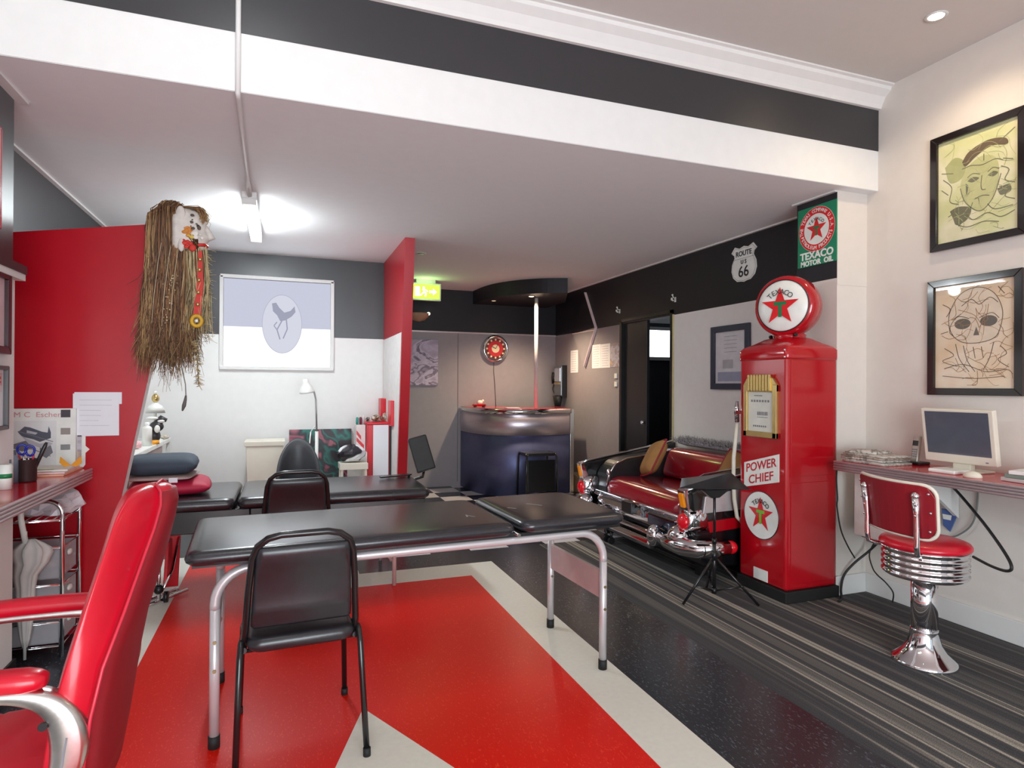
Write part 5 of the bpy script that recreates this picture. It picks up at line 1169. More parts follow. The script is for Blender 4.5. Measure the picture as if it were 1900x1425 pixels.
# calendar leaning on the partition
t = thing('calendar', 'white wall calendar with red title and grey line art leaning on the red partition', 'calendar', (-1.235, 4.07, zt))
MB().m(LOGOWHITE).box(-1.415, -1.085, 4.072, 4.094, zt, 1.262).build('sheets', None, t)
lettering('M C  Escher', (-1.262, 4.0705, 1.228), (1,0,0), (0,0,1), .040, mat('faded red ink', (214, 150, 156), .8), t, sx=1.08)
g = MB().plane((-1.25, 4.0715, 1.10), (1,0,0), (0,0,1), (0,-1,0))
g.m(mat('plate paper', (224, 224, 224), .8)).fill([(-.155,-.15),(.075,-.15),(.075,.095),(-.155,.095)], .0003)
g.m(mat('line art dark', (92, 94, 108), .8)); g.fill([(-.10,.035),(-.07,.065),(-.045,.06),(.01,.035),(.035,.03),(.04,.065),(.05,.03),(.05,.0),(.0,-.02),(-.03,-.005),(-.08,.01)], .0007)
g.m(PALEG); g.fill([(-.09,.02),(-.06,.0),(.0,-.03),(.04,-.02),(.06,-.03),(.02,-.06),(-.05,-.03)], .0009); g.fill([(-.06,.045),(-.01,.03),(-.02,.02),(-.06,.03)], .0009)
g.m(GREYINK); g.fill([(-.12,-.03),(-.06,-.01),(-.02,-.05),(-.08,-.07),(-.13,-.05)], .0006); g.fill([(.0,-.05),(.05,-.04),(.06,-.08),(.03,-.11),(.0,-.09)], .0006)
g.stroke([(-.10,.04),(-.02,.01),(.06,-.02)], .004, .0011); g.stroke([(-.11,-.04),(-.03,-.06),(.05,-.10)], .004, .0011)
for k, zz in enumerate((.115, .02, -.065)):
    g.m(mat('thumb %d' % k, ((78,72,80),(150,142,138),(140,140,142))[k], .8)).fill([(.095,zz-.002),(.14,zz-.002),(.14,zz+.040-.006*k),(.095,zz+.040-.006*k)], .0006)
g.build('printed_page', None, t, fix=False)
t = thing('white_folder', 'white card folder with picture strip standing behind the calendar, by the partition', 'folder', (-1.085, 4.085, zt)); b = MB().m(LOGOWHITE).plane((-1.07, 4.0985, 1.03), (1,0,0), (0,0,1), (0,-1,0)); b.fill([(-.06,-.10),(.015,-.10),(.025,-.085),(.025,-.02),(.045,.0),(.025,.02),(.025,.10),(-.06,.10)], .0, .003); b.build('cover', None, t); g = MB().m(MOT).box(-1.083, -1.063, 4.0945, 4.0955, .95, 1.11); g.build('picture_strip', None, t)
# sheets pinned on the partition
def psheet(label, x0, x1, z0, z1, y, tilt=0):
    o = MB().m(PAPER).plane(((x0+x1)/2, y, (z0+z1)/2), (1,0,tilt), (-tilt,0,1), (0,-1,0)).fill([(-(x1-x0)/2,-(z1-z0)/2),((x1-x0)/2,-(z1-z0)/2),((x1-x0)/2,(z1-z0)/2),(-(x1-x0)/2,(z1-z0)/2)], .0, .0015).build('note_sheet')
    tag(o, label, 'paper', 'note sheets pinned to the red partition')
    g = MB().plane(((x0+x1)/2, y-.0006, (z0+z1)/2), (1,0,tilt), (-tilt,0,1), (0,-1,0)).m(mat('faint pencil', (206, 206, 214), .8)); W = (x1-x0)*.36
    for k in range(6): g.stroke([(-W,(z1-z0)*(.35-.12*k)),(W*random.random(),(z1-z0)*(.35-.12*k-.01))], .003, .0004)
    g.build('writing', None, o, fix=False); return o
psheet('front white sheet of handwritten notes pinned to the red partition', -1.105, -.882, 1.105, 1.345, 4.0945, .006)
psheet('white sheet peeping out behind the front one on the red partition', -1.10, -.87, 1.285, 1.352, 4.0985)
# pictures on the left column
PINKP = mat('pink framed print', (222, 200, 204), .6)
def art_pinkface(g, W, H_):
    g.m(PINKP).fill(rect(W, H_), 0); g.m(REDINK)
    for c in ([(.02,.14),(.09,.10),(.11,.0),(.09,-.10),(.03,-.14)], [(.05,.10),(.08,.02),(.06,-.08)], [(-.05,.13),(-.09,.0),(-.04,-.12)], [(.0,.06),(.04,.07)], [(.07,.03),(.10,-.04)], [(-.02,-.06),(.03,-.07)], [(.02,.14),(-.03,.12)]): g.stroke(curve(c), .006, .001)
    g.m(INK).fill(circ(.008, 10, .07, .02), .0012).fill(circ(.008, 10, -.01, .03), .0012)
def art_cert(g, W, H_):
    g.m(mat('certificate paper', (226, 226, 230), .6)).fill(rect(W, H_), 0); g.m(mat('certificate rose', (216, 178, 176), .7)).fill([(W*.05,H_*.22),(W*.46,H_*.22),(W*.46,H_*.44),(W*.05,H_*.44)], .0008); g.m(REDINK).fill([(W*.3,H_*.33),(W*.42,H_*.33),(W*.42,H_*.38),(W*.3,H_*.38)], .001).fill([(W*.3,H_*.26),(W*.42,H_*.26),(W*.42,H_*.3),(W*.3,H_*.3)], .001); g.m(PALEG)
    for k in range(6): g.stroke([(-W*.35,H_*(.1-.09*k)),(W*.38,H_*(.1-.09*k))], .003, .001)
def art_poster(g, W, H_):
    g.m(ramp_mat('pastel print', [(0, (226, 226, 236)), (.45, (206, 208, 226)), (.55, (230, 206, 190)), (1, (238, 238, 244))], scale=(5,5,5), rough=.5)).fill(rect(W, H_), 0)
frame('framed_print', 'dark maroon framed pink line drawing of a face on the left column, the middle one', (-1.19, 3.23, 1.715), (0,1,0), (1,0,0), .40, .37, .034, mat('maroon black frame', (52, 14, 24), .25), art_pinkface)
frame('framed_print', 'grey framed certificate on the left column, lowest of the three pictures', (-1.19, 3.22, 1.335), (0,1,0), (1,0,0), .38, .285, .018, mat('charcoal frame', (86, 86, 88), .4), art_cert)
frame('framed_print', 'red edged pastel poster high on the left column, above the ledge', (-1.195, 3.19, 2.31), (0,1,0), (1,0,0), .36, .45, .012, mat('red poster edge', (170, 60, 70), .5), art_poster, th=.014)
# ================================================================ TROLLEY
t = thing('wire_trolley', 'chrome wire trolley with clear drawers under the left counter by the partition', 'trolley', (-1.22, 3.92, 0))
x0, x1, y0, y1, zh = -1.40, -1.06, 3.775, 4.06, .80
for y in (y0, y1):
    b = MB().m(CHROME); rb = .07
    P_ = [(x0, y, 0), (x0, y, zh-rb)]+[(x0+rb-rb*math.cos(a), y, zh-rb+rb*math.sin(a)) for a in [PI/2*i/6 for i in range(1, 7)]]+[(x1-rb+rb*math.sin(a), y, zh-rb+rb*math.cos(a)) for a in [PI/2*i/6 for i in range(7)]]+[(x1, y, 0)]
    b.tube(P_, .011, 10); b.build('end_hoop', None, t)
for z in (.70, .56, .37, .18, .06):
    b = MB().m(CHROME); b.tube([(x0, y0, z), (x1, y0, z), (x1, y1, z), (x0, y1, z)], .006, 8, closed=True)
    if z == .70:
        P_ = []
        for k in range(9): P_ += [(x0+.01+k*.04, (y0, y1)[k % 2], z), (x0+.01+k*.04, (y1, y0)[k % 2], z)]
        b.tube(P_, .003, 6)
    b.build('wire_shelf', None, t)
CLEARP = film('cloudy clear plastic', (214, 214, 220), .42, .2)
for z0, z1, c in ((.40, .55, (214, 200, 196)), (.21, .36, (206, 204, 200)), (.07, .18, (208, 212, 200))):
    b = MB().m(CLEARP); b.box(x0+.015, x1-.012, y0+.012, y1-.012, z0, z0+.006)
    for a in ((x0+.015, x0+.02, y0+.012, y1-.012), (x1-.017, x1-.012, y0+.012, y1-.012), (x0+.015, x1-.012, y0+.012, y0+.017), (x0+.015, x1-.012, y1-.017, y1-.012)): b.box(*a, z0, z1)
    dr_ = b.build('drawer', None, t)
    g = MB().m(LOGOWHITE); g.ball((x1-.006, (y0+y1)/2, (z0+z1)/2+.03), .02, .5, 1.6, .8, n=10); g.build('pull', None, dr_)
def crumple(name, label, cat, c, sz, m, seed, n=12, amp=.25, group=None):
    rnd = random.Random(seed); b = MB().m(m); vs = []; fs = []
    for i in range(n+1):
        th = PI*i/n
        for j in range(2*n):
            ph = PI*j/n; r = 1+rnd.uniform(-amp, amp)
            vs.append(Vector((c[0]+sz[0]*r*math.sin(th)*math.cos(ph), c[1]+sz[1]*r*math.sin(th)*math.sin(ph), max(c[2]-sz[2]*.9, c[2]-sz[2]*r*math.cos(th)))))
    for i in range(n):
        for j in range(2*n): fs.append((i*2*n+j, i*2*n+(j+1) % (2*n), (i+1)*2*n+(j+1) % (2*n), (i+1)*2*n+j))
    b.add(vs, fs, False); return tag(b.build(name), label, cat, group)
crumple('plastic_bag', 'crumpled clear plastic bag on top of the wire trolley', 'bag', (-1.17, 3.93, .775), (.15, .11, .075), film('milky plastic film', (230, 222, 228), .75, .2), 3, 10, .22)
crumple('contents', 'orange and blue odds and ends in the top clear drawer of the trolley', 'odds and ends', (-1.25, 3.90, .455), (.12, .09, .05), ramp_mat('mixed odds', [(0, (90, 110, 140)), (.42, (206, 150, 70)), (.5, (210, 190, 170)), (.6, (70, 70, 76)), (1, (200, 196, 190))], scale=(14,14,14), interp='CONSTANT', rough=.5), 5, 9, .2)
crumple('folded_cloth', 'yellow green folded cloth in the lower clear drawer of the trolley', 'cloth', (-1.25, 3.90, .255), (.12, .09, .04), mat('olive cloth', (170, 166, 70), .8), 8, 8, .12)
t = thing('umbrella', 'furled white umbrella hanging on the near side of the wire trolley', 'umbrella', (-1.20, 3.745, .02))
b = MB().m(mat('umbrella cloth', (206, 202, 198), .6)); R = []
for z, r in ((.62,.014),(.60,.04),(.575,.066),(.55,.072),(.50,.058),(.44,.042),(.38,.034),(.30,.032),(.20,.026),(.12,.017),(.08,.009)):
    R.append([Vector((-1.205+r*(1+.30*math.cos(7*a))*math.cos(a)+(.024 if z > .46 else 0), 3.742+r*.5*(1+.30*math.cos(7*a))*math.sin(a), z)) for a in [2*PI*k/28 for k in range(28)]])
b.loft(R); b.build('canopy', None, t)
b = MB().m(LOGOWHITE); b.tube([(-1.205, 3.742, .02), (-1.205, 3.742, .66)], .007, 8); b.build('shaft', None, t)
b = MB().m(LOGOWHITE); b.tube([(-1.205, 3.742, .60), (-1.225, 3.742, .72), (-1.228, 3.745, .80), (-1.218, 3.758, .825), (-1.205, 3.77, .80)], .013, 10); b.build('handle', None, t)
# ================================================================ BOOTH
t = thing('plinth', 'white tapered square plinth against the booth back wall, left of the painting', 'plinth', (-.165, 6.45, 0))
b = MB().m(CREAM)
def sq(c, h, z): return [Vector((c[0]+sx*h, c[1]+sy*h, z)) for sx, sy in ((-1,-1),(1,-1),(1,1),(-1,1))]
b.loft([sq((-.165, 6.45), .135, 0), sq((-.165, 6.45), .165, .82)], smooth=False); b.build('body', None, t, bev=.006)
MB().m(CREAM).loft([sq((-.165, 6.45), .176, .82), sq((-.165, 6.45), .18, .865)], smooth=False).build('rim', None, t, bev=.004)
PAINT = ramp_mat('dark teal and pink swirl painting', [(0, (24, 22, 28)), (.41, (38, 28, 36)), (.455, (36, 118, 108)), (.49, (26, 58, 60)), (.525, (40, 24, 34)), (.575, (176, 98, 114)), (.61, (96, 48, 66)), (.67, (100, 40, 30)), (1, (60, 24, 26))], scale=(1.7, 1.7, 1.7), detail=2.5, distortion=2.2, rough=.4)
t = thing('canvas', 'dark swirling teal and pink canvas leaning on the booth back wall', 'canvas', (.36, 6.78, 0))
b = MB().m(PAINT); b.prism([(6.79, .0), (6.76, .0), (6.795, .935), (6.824, .935)], 'yz', .055, .68); b.build('painted_face', None, t)
# dark tub chair
t = thing('tub_chair', 'dark grey curved tub chair behind the far massage table', 'chair', (.13, 5.80, 0))
DG = mat('dark grey leather', (62, 64, 68), .4)
b = MB().m(DG); R = []
for k in range(13):
    a = math.radians(10+k*13.3); h = .60+.32*math.sin(math.radians(180*k/12))**.8
    c_, s_ = math.cos(a), math.sin(a); ro, ri = .23, .18
    R.append([Vector((.13+.9*ro*c_, 5.84+ro*s_, .42)), Vector((.13+.9*ro*c_, 5.84+ro*s_, h-.03)), Vector((.13+.9*(ro-.02)*c_, 5.84+(ro-.02)*s_, h)), Vector((.13+.9*ri*c_, 5.84+ri*s_, h-.02)), Vector((.13+.9*ri*c_, 5.84+ri*s_, .42))])
b.loft(R); ob = b.build('backrest', None, t, sub=1)
b = MB().m(DG); pad(b, -.06, .32, 5.60, 5.98, .40, .47, .08, .02); b.build('seat', None, t)
MB().m(CHROME).lathe([(.22, 0), (.22, .01), (.05, .05), (.03, .08), (.03, .40)], (.13, 5.80, 0), 'z', 28).build('pedestal', None, t)
# floor lamp
t = thing('floor_lamp', 'white gooseneck floor lamp with cone shade in front of the booth back wall', 'lamp', (.305, 6.28, 0))
WL = mat('lamp white enamel', (226, 226, 222), .3)
MB().m(WL).lathe([(.13, 0), (.13, .02), (.03, .035), (.018, .04)], (.305, 6.28, 0), 'z', 30).build('base', None, t)
MB().m(WL).tube([(.305, 6.28, .03), (.302, 6.28, .95)], .016, 12).build('pole', None, t)
MB().m(mat('lamp neck grey', (150, 150, 148), .3, .5)).tube([(.302, 6.28, .95), (.296, 6.28, 1.15), (.292, 6.28, 1.26), (.278, 6.28, 1.325), (.25, 6.275, 1.36), (.225, 6.27, 1.375)], .008, 10).build('gooseneck', None, t)
Ml = Matrix.Rotation(math.radians(-8), 3, 'Y') @ Matrix.Rotation(math.radians(6), 3, 'X')
sh_ = MB().m(WL).lathe([(.014, .135), (.024, .13), (.030, .10), (.034, .085), (.05, .06), (.068, .015), (.072, 0), (.070, 0), (.048, .055), (.0001, .075)], (.212, 6.265, 1.325), 'z', 30, M=Ml).build('shade', None, t)
MB().m(mat('reflector grey', (120, 120, 120), .3, .6)).lathe([(.066, .006), (.05, .03), (.0001, .035)], (.212, 6.265, 1.325), 'z', 26, M=Ml).build('reflector', None, sh_)
cb = MB().m(WL); cb.tube([(.245, 6.24, .95), (.232, 6.23, .80), (.20, 6.22, .70), (.16, 6.21, .58), (.13, 6.20, .44)], .006, 8); cb.box(.185, .215, 6.205, 6.235, .66, .74); cb.tube([(.245, 6.24, .95), (.28, 6.26, 1.0), (.30, 6.278, .98)], .005, 6); cb.build('switch_cord', None, t)
# red tool cabinet with its clutter
t = thing('tool_cabinet', 'red metal tool cabinet with hanging white papers beside the red partition', 'cabinet', (.885, 6.42, 0))
RC = mat('cabinet red', (206, 14, 34), .3)
b = MB().m(RC); b.box(.78, 1.0, 6.25, 6.62, .05, 1.01); b.box(.77, 1.005, 6.24, 6.63, 1.01, 1.03); b.build('body', None, t, bev=.005)
b = MB().m(mat('white striped side', (226, 214, 212), .5)); b.box(.685, .775, 6.35, 6.55, .70, 1.0); sdp = b.build('side_tray', None, t, bev=.004)
g = MB().plane((.73, 6.3495, .85), (1,0,0), (0,0,1), (0,-1,0)).m(RC); g.fill([(-.044,.10),(.0,.04),(.0,.0),(-.044,.06)], .0006).fill([(-.044,.03),(.03,-.05),(.03,-.09),(-.044,-.01)], .0006).fill([(-.044,-.05),(.0,-.09),(.0,-.14),(-.044,-.14)], .0006); g.build('stripes', None, sdp, fix=False)
b = MB().m(BLACK); b.box(.995, 1.015, 6.25, 6.6, .05, .99); b.build('dark_side', None, t)
b = MB().m(LOGOWHITE); b.box(.59, .80, 6.26, 6.27, .35, .73); b.box(.59, .79, 6.27, 6.45, .715, .735); b.build('lower_tray', None, t)
tag(MB().m(PAPER).box(.835, .985, 6.235, 6.2402, .40, 1.005).build('paper_sheet'), 'long white paper sheet hanging down the front of the red tool cabinet', 'paper')
for i, (c, s_, col, lb) in enumerate((((.895,6.42,1.062), (.055,.09,.030), (120, 84, 58), 'brown tattered bundle on top of the red tool cabinet'), ((.80,6.40,1.052), (.022,.05,.020), (84, 70, 62), 'small dark bundle at the left on top of the red tool cabinet'), ((.978,6.45,1.072), (.018,.05,.040), (176, 160, 140), 'pale beige bundle at the right on top of the red tool cabinet'))):
    crumple('bundle', lb, 'bundle', c, s_, ramp_mat('bundle mix %d' % i, [(0, [x*.5 for x in col]), (.5, col), (.62, (220, 210, 200)), (1, col)], scale=(40,40,40), rough=.7), 11+i, 8, .3, 'clutter on the tool cabinet')
for i, (x, z, col, lb) in enumerate(((.70, 1.05, (60, 150, 140), 'teal topped small bottle on the striped tray of the tool cabinet'), (.735, 1.04, (120, 40, 60), 'dark red small bottle on the striped tray of the tool cabinet'), (.765, 1.05, (210, 200, 200), 'white small bottle on the striped tray of the tool cabinet'))):
    bottle((x, 6.42+.02*i, 1.001), .014, .09, mat('small bottle %d' % i, col, .4), LOGOWHITE, 'small_bottle', lb, 'small bottles on the tool cabinet')
crumple('shoulder_bag', 'black and white bag slumped at the left of the red tool cabinet', 'bag', (.62, 6.16, .74), (.13, .10, .085), ramp_mat('bag black white', [(0, (28, 26, 32)), (.5, (34, 30, 38)), (.53, (232, 232, 236)), (1, (238, 238, 240))], scale=(4,4,7), detail=1, rough=.5), 21, 10, .08)
b = MB().m(CREAM); b.box(.50, .76, 6.02, 6.24, .60, .655); 
for x in (.52, .74):
    for y in (6.04, 6.22): b.box(x-.012, x+.012, y-.012, y+.012, 0, .60)
tag(b.build('side_table'), 'small cream side table under the black and white bag', 'table')
o = MB().m(RC).box(.965, 1.018, 6.62, 6.80, 1.03, 1.26).build('wall_box', bev=.004); tag(o, 'red box fixed low on the white face of the partition by the back wall', 'box')
o = MB().m(RC).box(.985, 1.018, 6.10, 6.28, 1.0, 1.25).build('wall_box', bev=.004); tag(o, 'red box on the partition face nearest its red front edge', 'box')
# desk on the left wall of the booth
t = thing('booth_desk', 'white desk along the booth side wall, its cluttered end showing behind the red partition', 'desk', (-1.2, 5.8, 0))
b = MB().m(LOGOWHITE); b.box(-1.447, -.985, 5.0, 6.52, .865, .90); b.build('top', None, t, bev=.004)
b = MB().m(mat('taupe drawer front', (160, 140, 134), .5)); b.box(-1.447, -.995, 5.05, 6.15, .66, .865); b.build('drawer_box', None, t, bev=.004)
for x in (-1.43, -1.0):
    for y in (5.03, 6.49):
        MB().m(LOGOWHITE).box(x-.017, x+.017, y-.017, y+.017, 0, .865).build('leg', None, t)
bottle((-1.035, 5.72, .901), .035, .19, LOGOWHITE, LOGOWHITE, 'white_bottle', 'tall white bottle on the booth desk close to the red partition edge', None, .4)
t = thing('statuette', 'black and white animal statuette on the booth desk', 'statuette', (-.985+.0, 5.98, .901))
b = MB().m(mat('statuette black', (52, 50, 54), .35)); c0 = Vector((-1.03, 5.98, .901))
b.ball(c0+Vector((0,0,.06)), .055, .9, .8, 1.1, n=14); b.ball(c0+Vector((.02,-.01,.14)), .05, 1.1, .8, .9, n=14); b.tube([c0+Vector((.02,0,.16)), c0+Vector((.06,-.01,.205)), c0+Vector((.095,-.01,.19))], .03, 10, radii=[.035,.032,.016]); b.build('body', None, t)
b = MB().m(LOGOWHITE); b.ball(c0+Vector((.055,-.03,.185)), .022, 1.3, .6, .7, n=10); b.ball(c0+Vector((.03,-.045,.12)), .028, .8, .5, 1.2, n=10); b.ball(c0+Vector((-.01,-.03,.21)), .03, 1.5, .8, .5, n=10); b.build('white_patches', None, t)
t = thing('desk_lamp', 'white desk lamp with round gold knob at the back of the booth desk', 'lamp', (-1.05, 6.2, .901))
b = MB().m(LOGOWHITE); b.lathe([(.06, 0), (.06, .012), (.012, .02), (.012, .27), (.05, .285), (.075, .25), (.08, .245), (.055, .305), (.02, .33), (.0001, .335)], (-1.06, 6.2, .901), 'z', 22); b.build('stand', None, t)
MB().m(GOLD).ball((-1.06, 6.2, 1.275), .035, .9, .9, 1.1, n=16).build('knob', None, t)
MB().m(LOGOWHITE).ball((-1.06, 6.2, 1.325), .016, n=10).build('tip', None, t)
tag(MB().m(mat('orange tape', (236, 160, 40), .5)).lathe([(.02, 0), (.04, 0), (.04, .03), (.02, .03), (.02, 0)], (-1.01, 5.86, .901), 'z', 20).build('tape_roll'), 'small orange tape roll on the booth desk', 'tape')
crumple('tissue', 'pink and white crumpled tissues on the near part of the booth desk', 'tissues', (-1.08, 5.48, .93), (.05, .07, .03), mat('pink tissue', (232, 180, 184), .8), 31, 7, .25)
crumple('rag', 'pale crumpled rag at the far corner of the booth desk', 'rag', (-1.02, 6.40, .918), (.04, .08, .02), mat('pale rag', (206, 196, 182), .8), 33, 7, .25)
# ================================================================ RED FOLDING TROLLEY BY THE PARTITION
t = thing('folding_trolley', 'small red folding luggage trolley with chrome rails on the cream floor strip', 'trolley', (-.78, 4.72, 0))
b = MB().m(RC); b.prism([(-.74, .03), (-.665, .03), (-.65, .38), (-.72, .38)], 'xz', 4.72, 4.74); b.prism([(4.50,.10),(4.72,.10),(4.72,.36),(4.60,.36)], 'yz', -.72, -.70); b.build('red_panel', None, t, bev=.004)
b = MB().m(CHROME); b.tube([(-.66, 4.74, .38), (-.68, 4.58, .18), (-.71, 4.46, .10)], .010, 8); b.tube([(-.60, 4.66, .02), (-.86, 4.30, .02)], .011, 8); b.tube([(-.66, 4.70, .02), (-.92, 4.36, .02)], .011, 8)
for k in range(6): b.tube([(-.62-.04*k, 4.64-.056*k, .02), (-.68-.04*k, 4.68-.056*k, .02)], .004, 6)
b.tube([(-.735, 4.46, .03), (-.735, 4.46, .30)], .011, 8); b.build('chrome_rails', None, t)
b = MB().m(BLACK); b.ball((-.735, 4.45, .10), .03, n=10); b.lathe([(.035, -.012), (.035, .012)], (-.70, 4.50, .035), 'x', 14); b.build('wheel', None, t)
tag(MB().m(mat('pearl jar', (200, 208, 204), .3)).lathe([(.0001, 0), (.035, 0), (.038, .10), (.03, .12), (.036, .125), (.036, .15), (.0001, .15)], (-.72, 6.1, .0), 'z', 20).build('glass_jar'), 'small pale jar on the floor behind the red folding trolley', 'jar')
# ================================================================ TRIBAL MASK WITH LONG HAIR
hc = Vector((-.585, 4.045, 2.30))
t = thing('tribal_mask', 'carved white and orange mask with long brown hair on the red partition end', 'mask', (-.60, 4.05, 1.4))
HAIR = mat('brown hair', (142, 100, 66), .55, var=.3, scale=3); HAIR2 = mat('dark brown hair', (96, 66, 46), .55, var=.3, scale=3); HAIR3 = mat('straw hair', (178, 146, 98), .6, var=.25, scale=3)
hb = MB().m(HAIR2)
hb.ball(hc+Vector((-.03, .0, -.01)), .145, .95, .42, 1.0, n=22)
for i in range(2600):
    hb.m(random.choice((HAIR, HAIR, HAIR2, HAIR2, HAIR3)))
    u_ = random.random(); top = Vector((hc.x-.09+.17*u_+random.gauss(0,.015), hc.y-.02+random.uniform(-.035,.03), hc.z+.155-.55*(u_-.38)**2-abs(random.gauss(0,.018))))
    yy = 4.045+random.uniform(-.06, .03); zend = 1.59+.03*math.sin(9*u_)+random.gauss(0, .075)+(.25*random.random() if random.random() < .2 else 0)
    x0 = -.745+.265*u_; ph = random.uniform(0, 6.3); wv = random.uniform(.003, .010); fr_ = random.uniform(9, 16); z0 = 2.24+random.gauss(0,.02)
    pts = [top, Vector((top.x*.45+(x0+.012)*.55-.015*(1-u_), yy-.02, top.z-.03)), Vector((x0+.010, yy-.01, z0))]; N = 7; dx = random.gauss(-.022*(1-u_)-.004, .016)
    for k in range(1, N+1):
        f = k/N; z = z0+(zend-z0)*f
        pts.append(Vector((x0+.010*(1-f)+wv*math.sin(fr_*f+ph)+dx*f*f+(random.gauss(0,.02) if k == N else 0), yy+random.gauss(0,.004)*f, z)))
    n_ = len(pts); hb.tube(pts, .002, 3, radii=[.0028*(1-.65*(k/(n_-1))**2) for k in range(n_)], caps=False)
for i in range(120):    # fringe curling over the face
    hb.m(random.choice((HAIR, HAIR3))); a = hc+Vector((.02+random.random()*.05, random.uniform(-.05,.04), .125)); e_ = hc+Vector((.13+random.gauss(0,.012), random.uniform(-.06,.04), .02+random.random()*.05))
    hb.tube([a, a.lerp(e_, .5)+Vector((.03, 0, .04)), e_+Vector((.012, 0, .03)), e_], .0018, 3, radii=[.002,.002,.0018,.001], caps=False)
hh = hb.build('hair', None, t, fix=False)
MW = mat('mask white clay', (214, 208, 200), .6, var=.12, scale=30)
fb = MB().m(MW); R = []
for z, xr, hw in ((2.165,.055,.035),(2.18,.085,.055),(2.20,.095,.065),(2.215,.088,.068),(2.235,.108,.070),(2.255,.118,.072),(2.275,.105,.074),(2.30,.098,.078),(2.33,.102,.080),(2.36,.095,.075),(2.395,.07,.062),(2.415,.035,.04)):
    n = 14; R.append([Vector((-.60+.02+(xr+.05)*math.cos(PI*(k/(n-1)-.5))*1.0, 4.035+hw*math.sin(PI*(k/(n-1)-.5)), z)) for k in range(n)]+[Vector((-.60, 4.035+hw*.9*(1-2*k/5), z)) for k in range(6)])
fb.loft(R)
fb.tube([(-.45, 4.035, 2.345), (-.425, 4.035, 2.30), (-.405, 4.035, 2.262), (-.43, 4.035, 2.25)], .02, 10, radii=[.010, .016, .022, .014])
face = fb.build('face', None, t)
def blob(name, m, *cs):
    b = MB().m(m)
    for c, r, s_ in cs: b.ball(c, r, *s_, n=12)
    return b.build(name, None, face)
blob('eye', INK, ((-.475, 3.985, 2.315), .013, (1, .7, .7)), ((-.455, 4.07, 2.315), .013, (1, .7, .7)))
b = MB().m(mat('red lip', (196, 44, 40), .5)); b.tube([(-.478, 3.985, 2.205), (-.440, 4.01, 2.213), (-.43, 4.04, 2.212), (-.45, 4.08, 2.205)], .010, 8); b.build('mouth', None, face)
rp3 = random.Random(4)
def patches(name, m, cx, cz, n, spread, r):
    cs = []
    for i in range(n):
        a_ = rp3.gauss(0, spread); c_ = rp3.gauss(0, spread*.8); cs.append(((cx+a_, 3.9655+.3*abs(a_), cz+c_), r*rp3.uniform(.5, 1.1), (1, .35, rp3.uniform(.5, 1.1))))
    return blob(name, m, *cs)
patches('orange_paint', mat('mask orange', (196, 124, 48), .6), -.540, 2.285, 12, .024, .021)
patches('red_paint', mat('mask red', (196, 44, 32), .6), -.530, 2.205, 8, .016, .021)
patches('yellow_paint', mat('mask yellow', (206, 176, 70), .6), -.515, 2.245, 5, .016, .012)
patches('dark_paint', mat('mask umber', (84, 70, 62), .6), -.500, 2.32, 12, .03, .010)
patches('white_clay', mat('bright clay', (226, 222, 214), .6), -.49, 2.27, 8, .022, .014)
blob('ear_shell', MW, ((-.56, 3.972, 2.36), .05, (.55, .3, 1.2)), ((-.555, 3.972, 2.20), .035, (.5, .3, 1.2)))
bd = MB(); STR = mat('straw fibre', (206, 188, 146), .8, var=.15, scale=8); STR2 = mat('dark straw fibre', (120, 108, 82), .8)
for i in range(420):
    bd.m(random.choice((STR, STR, STR, STR2)))
    a = Vector((-.54+random.random()*.11, 4.03+random.uniform(-.05,.05), 2.17+random.gauss(0,.015))); L_ = random.uniform(.25,.50)
    fr_ = random.random()
    bd.tube([a, a+Vector((random.gauss(0,.008)+.01, 0, -L_*.5)), a+Vector((random.gauss(0,.02)+.005, random.gauss(0,.015), -L_))], .003, 3, radii=[.003,.003,.0012], caps=False)
for i in range(150):
    bd.m(random.choice((STR, STR2))); z = 2.2-random.random()*.55; a = Vector((-.43+random.gauss(0,.008), 4.03, z)); bd.tube([a, a+Vector((random.choice((-1,1))*random.uniform(.015,.05), random.gauss(0,.02), random.uniform(-.03,.015)))], .0016, 3, radii=[.0018,.0008], caps=False)
bd.build('fibre_beard', None, t, fix=False)
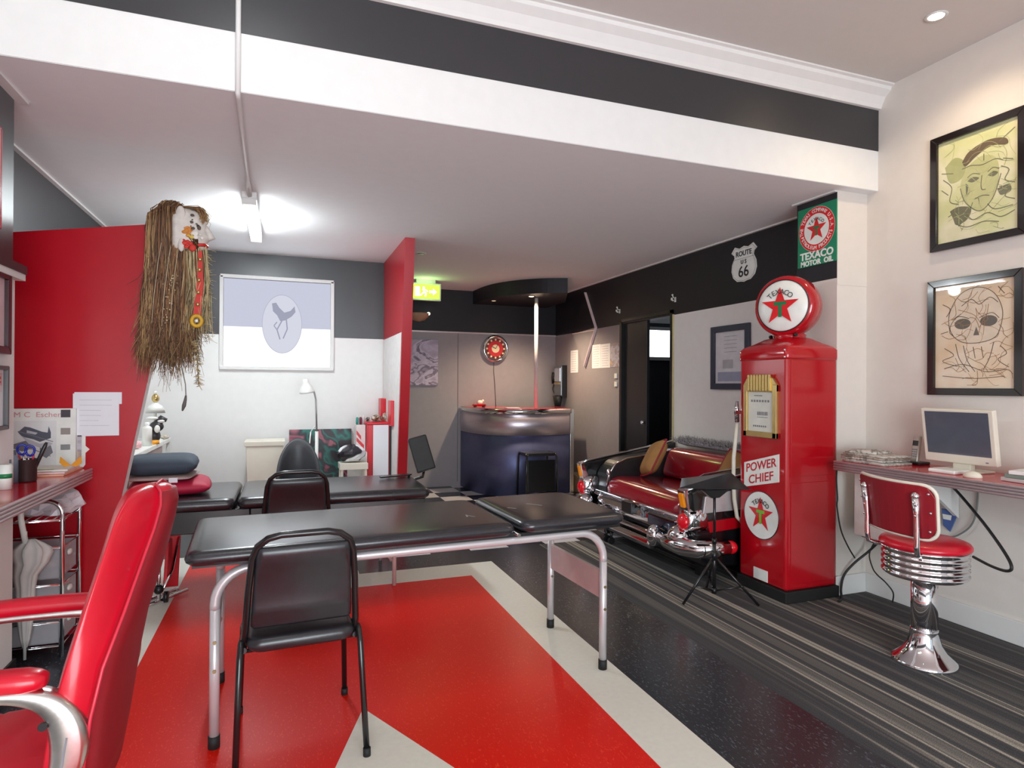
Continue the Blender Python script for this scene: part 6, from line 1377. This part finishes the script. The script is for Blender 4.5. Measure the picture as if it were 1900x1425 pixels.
b = MB().m(mat('mask red', (200, 40, 30), .6)); b.prism([(-.468, 2.17), (-.448, 2.17), (-.440, 1.98), (-.452, 1.80), (-.492, 1.80), (-.474, 1.98)], 'xz', 3.975, 3.985); sh2 = b.build('tassel_band', None, t)
for z in (2.12, 2.06, 2.0, 1.93, 1.86): MB().m(GOLD).ball((-.458-.004*(2.12-z)*10, 3.970, z), .011, n=8).build('bead', None, sh2)
b = MB().m(mat('ring ochre', (206, 160, 40), .5)); b.tube([(-.474+.026*math.cos(a), 3.975, 1.765+.030*math.sin(a)) for a in [2*PI*k/18 for k in range(18)]], .011, 8, closed=True); b.m(LOGOWHITE).ball((-.474, 3.972, 1.765), .010, n=8); b.build('ring_ornament', None, sh2)
fs_ = MB()
fs_.m(STR2).tube([(-.474, 3.98, 1.735), (-.472, 3.98, 1.60), (-.462, 3.98, 1.40)], .003, 5)
for i in range(150):
    fs_.m(random.choice((STR, STR2, HAIR3))); f = random.random(); z = 1.66-f*.27; a = Vector((-.472+.012*f, 3.98, z)); d = random.uniform(0, 2*PI); r = random.uniform(.012, .035)
    fs_.tube([a, a+Vector((r*math.cos(d), r*.6*math.sin(d), -.008+random.gauss(0,.008)))], .002, 3, radii=[.0024,.001], caps=False)
fs_.build('feather_string', None, t, fix=False)
b = MB().m(mat('grey string', (140, 136, 126), .7)); b.tube([(-.56, 4.02, 1.62), (-.555, 4.02, 1.50), (-.535, 4.02, 1.40), (-.532, 4.02, 1.33)], .003, 6); b.m(mat('dark weight', (96, 92, 88), .6)).tube([(-.532, 4.02, 1.335), (-.535, 4.02, 1.31), (-.542, 4.02, 1.275), (-.55, 4.02, 1.245)], .008, 8, radii=[.005,.008,.011,.004]); b.build('weighted_string', None, t)
bw = MB().m(mat('pale thread', (206, 190, 160), .7))
for i in range(30):
    z = 2.02-random.random()*.32; bw.ball((-.60+random.gauss(0,.012)-(2.02-z)*.12, 3.972, z), random.uniform(.002,.005), n=5)
for x in (-.69, -.64, -.60):
    bw.tube([(x+.04, 3.985, 2.26), (x+.02, 3.972, 2.1), (x, 3.972, 1.9), (x-.01, 3.972, 1.66+.1*random.random())], .0016, 5)
bw.build('white_threads', None, hh)
bpy.context.view_layer.update()
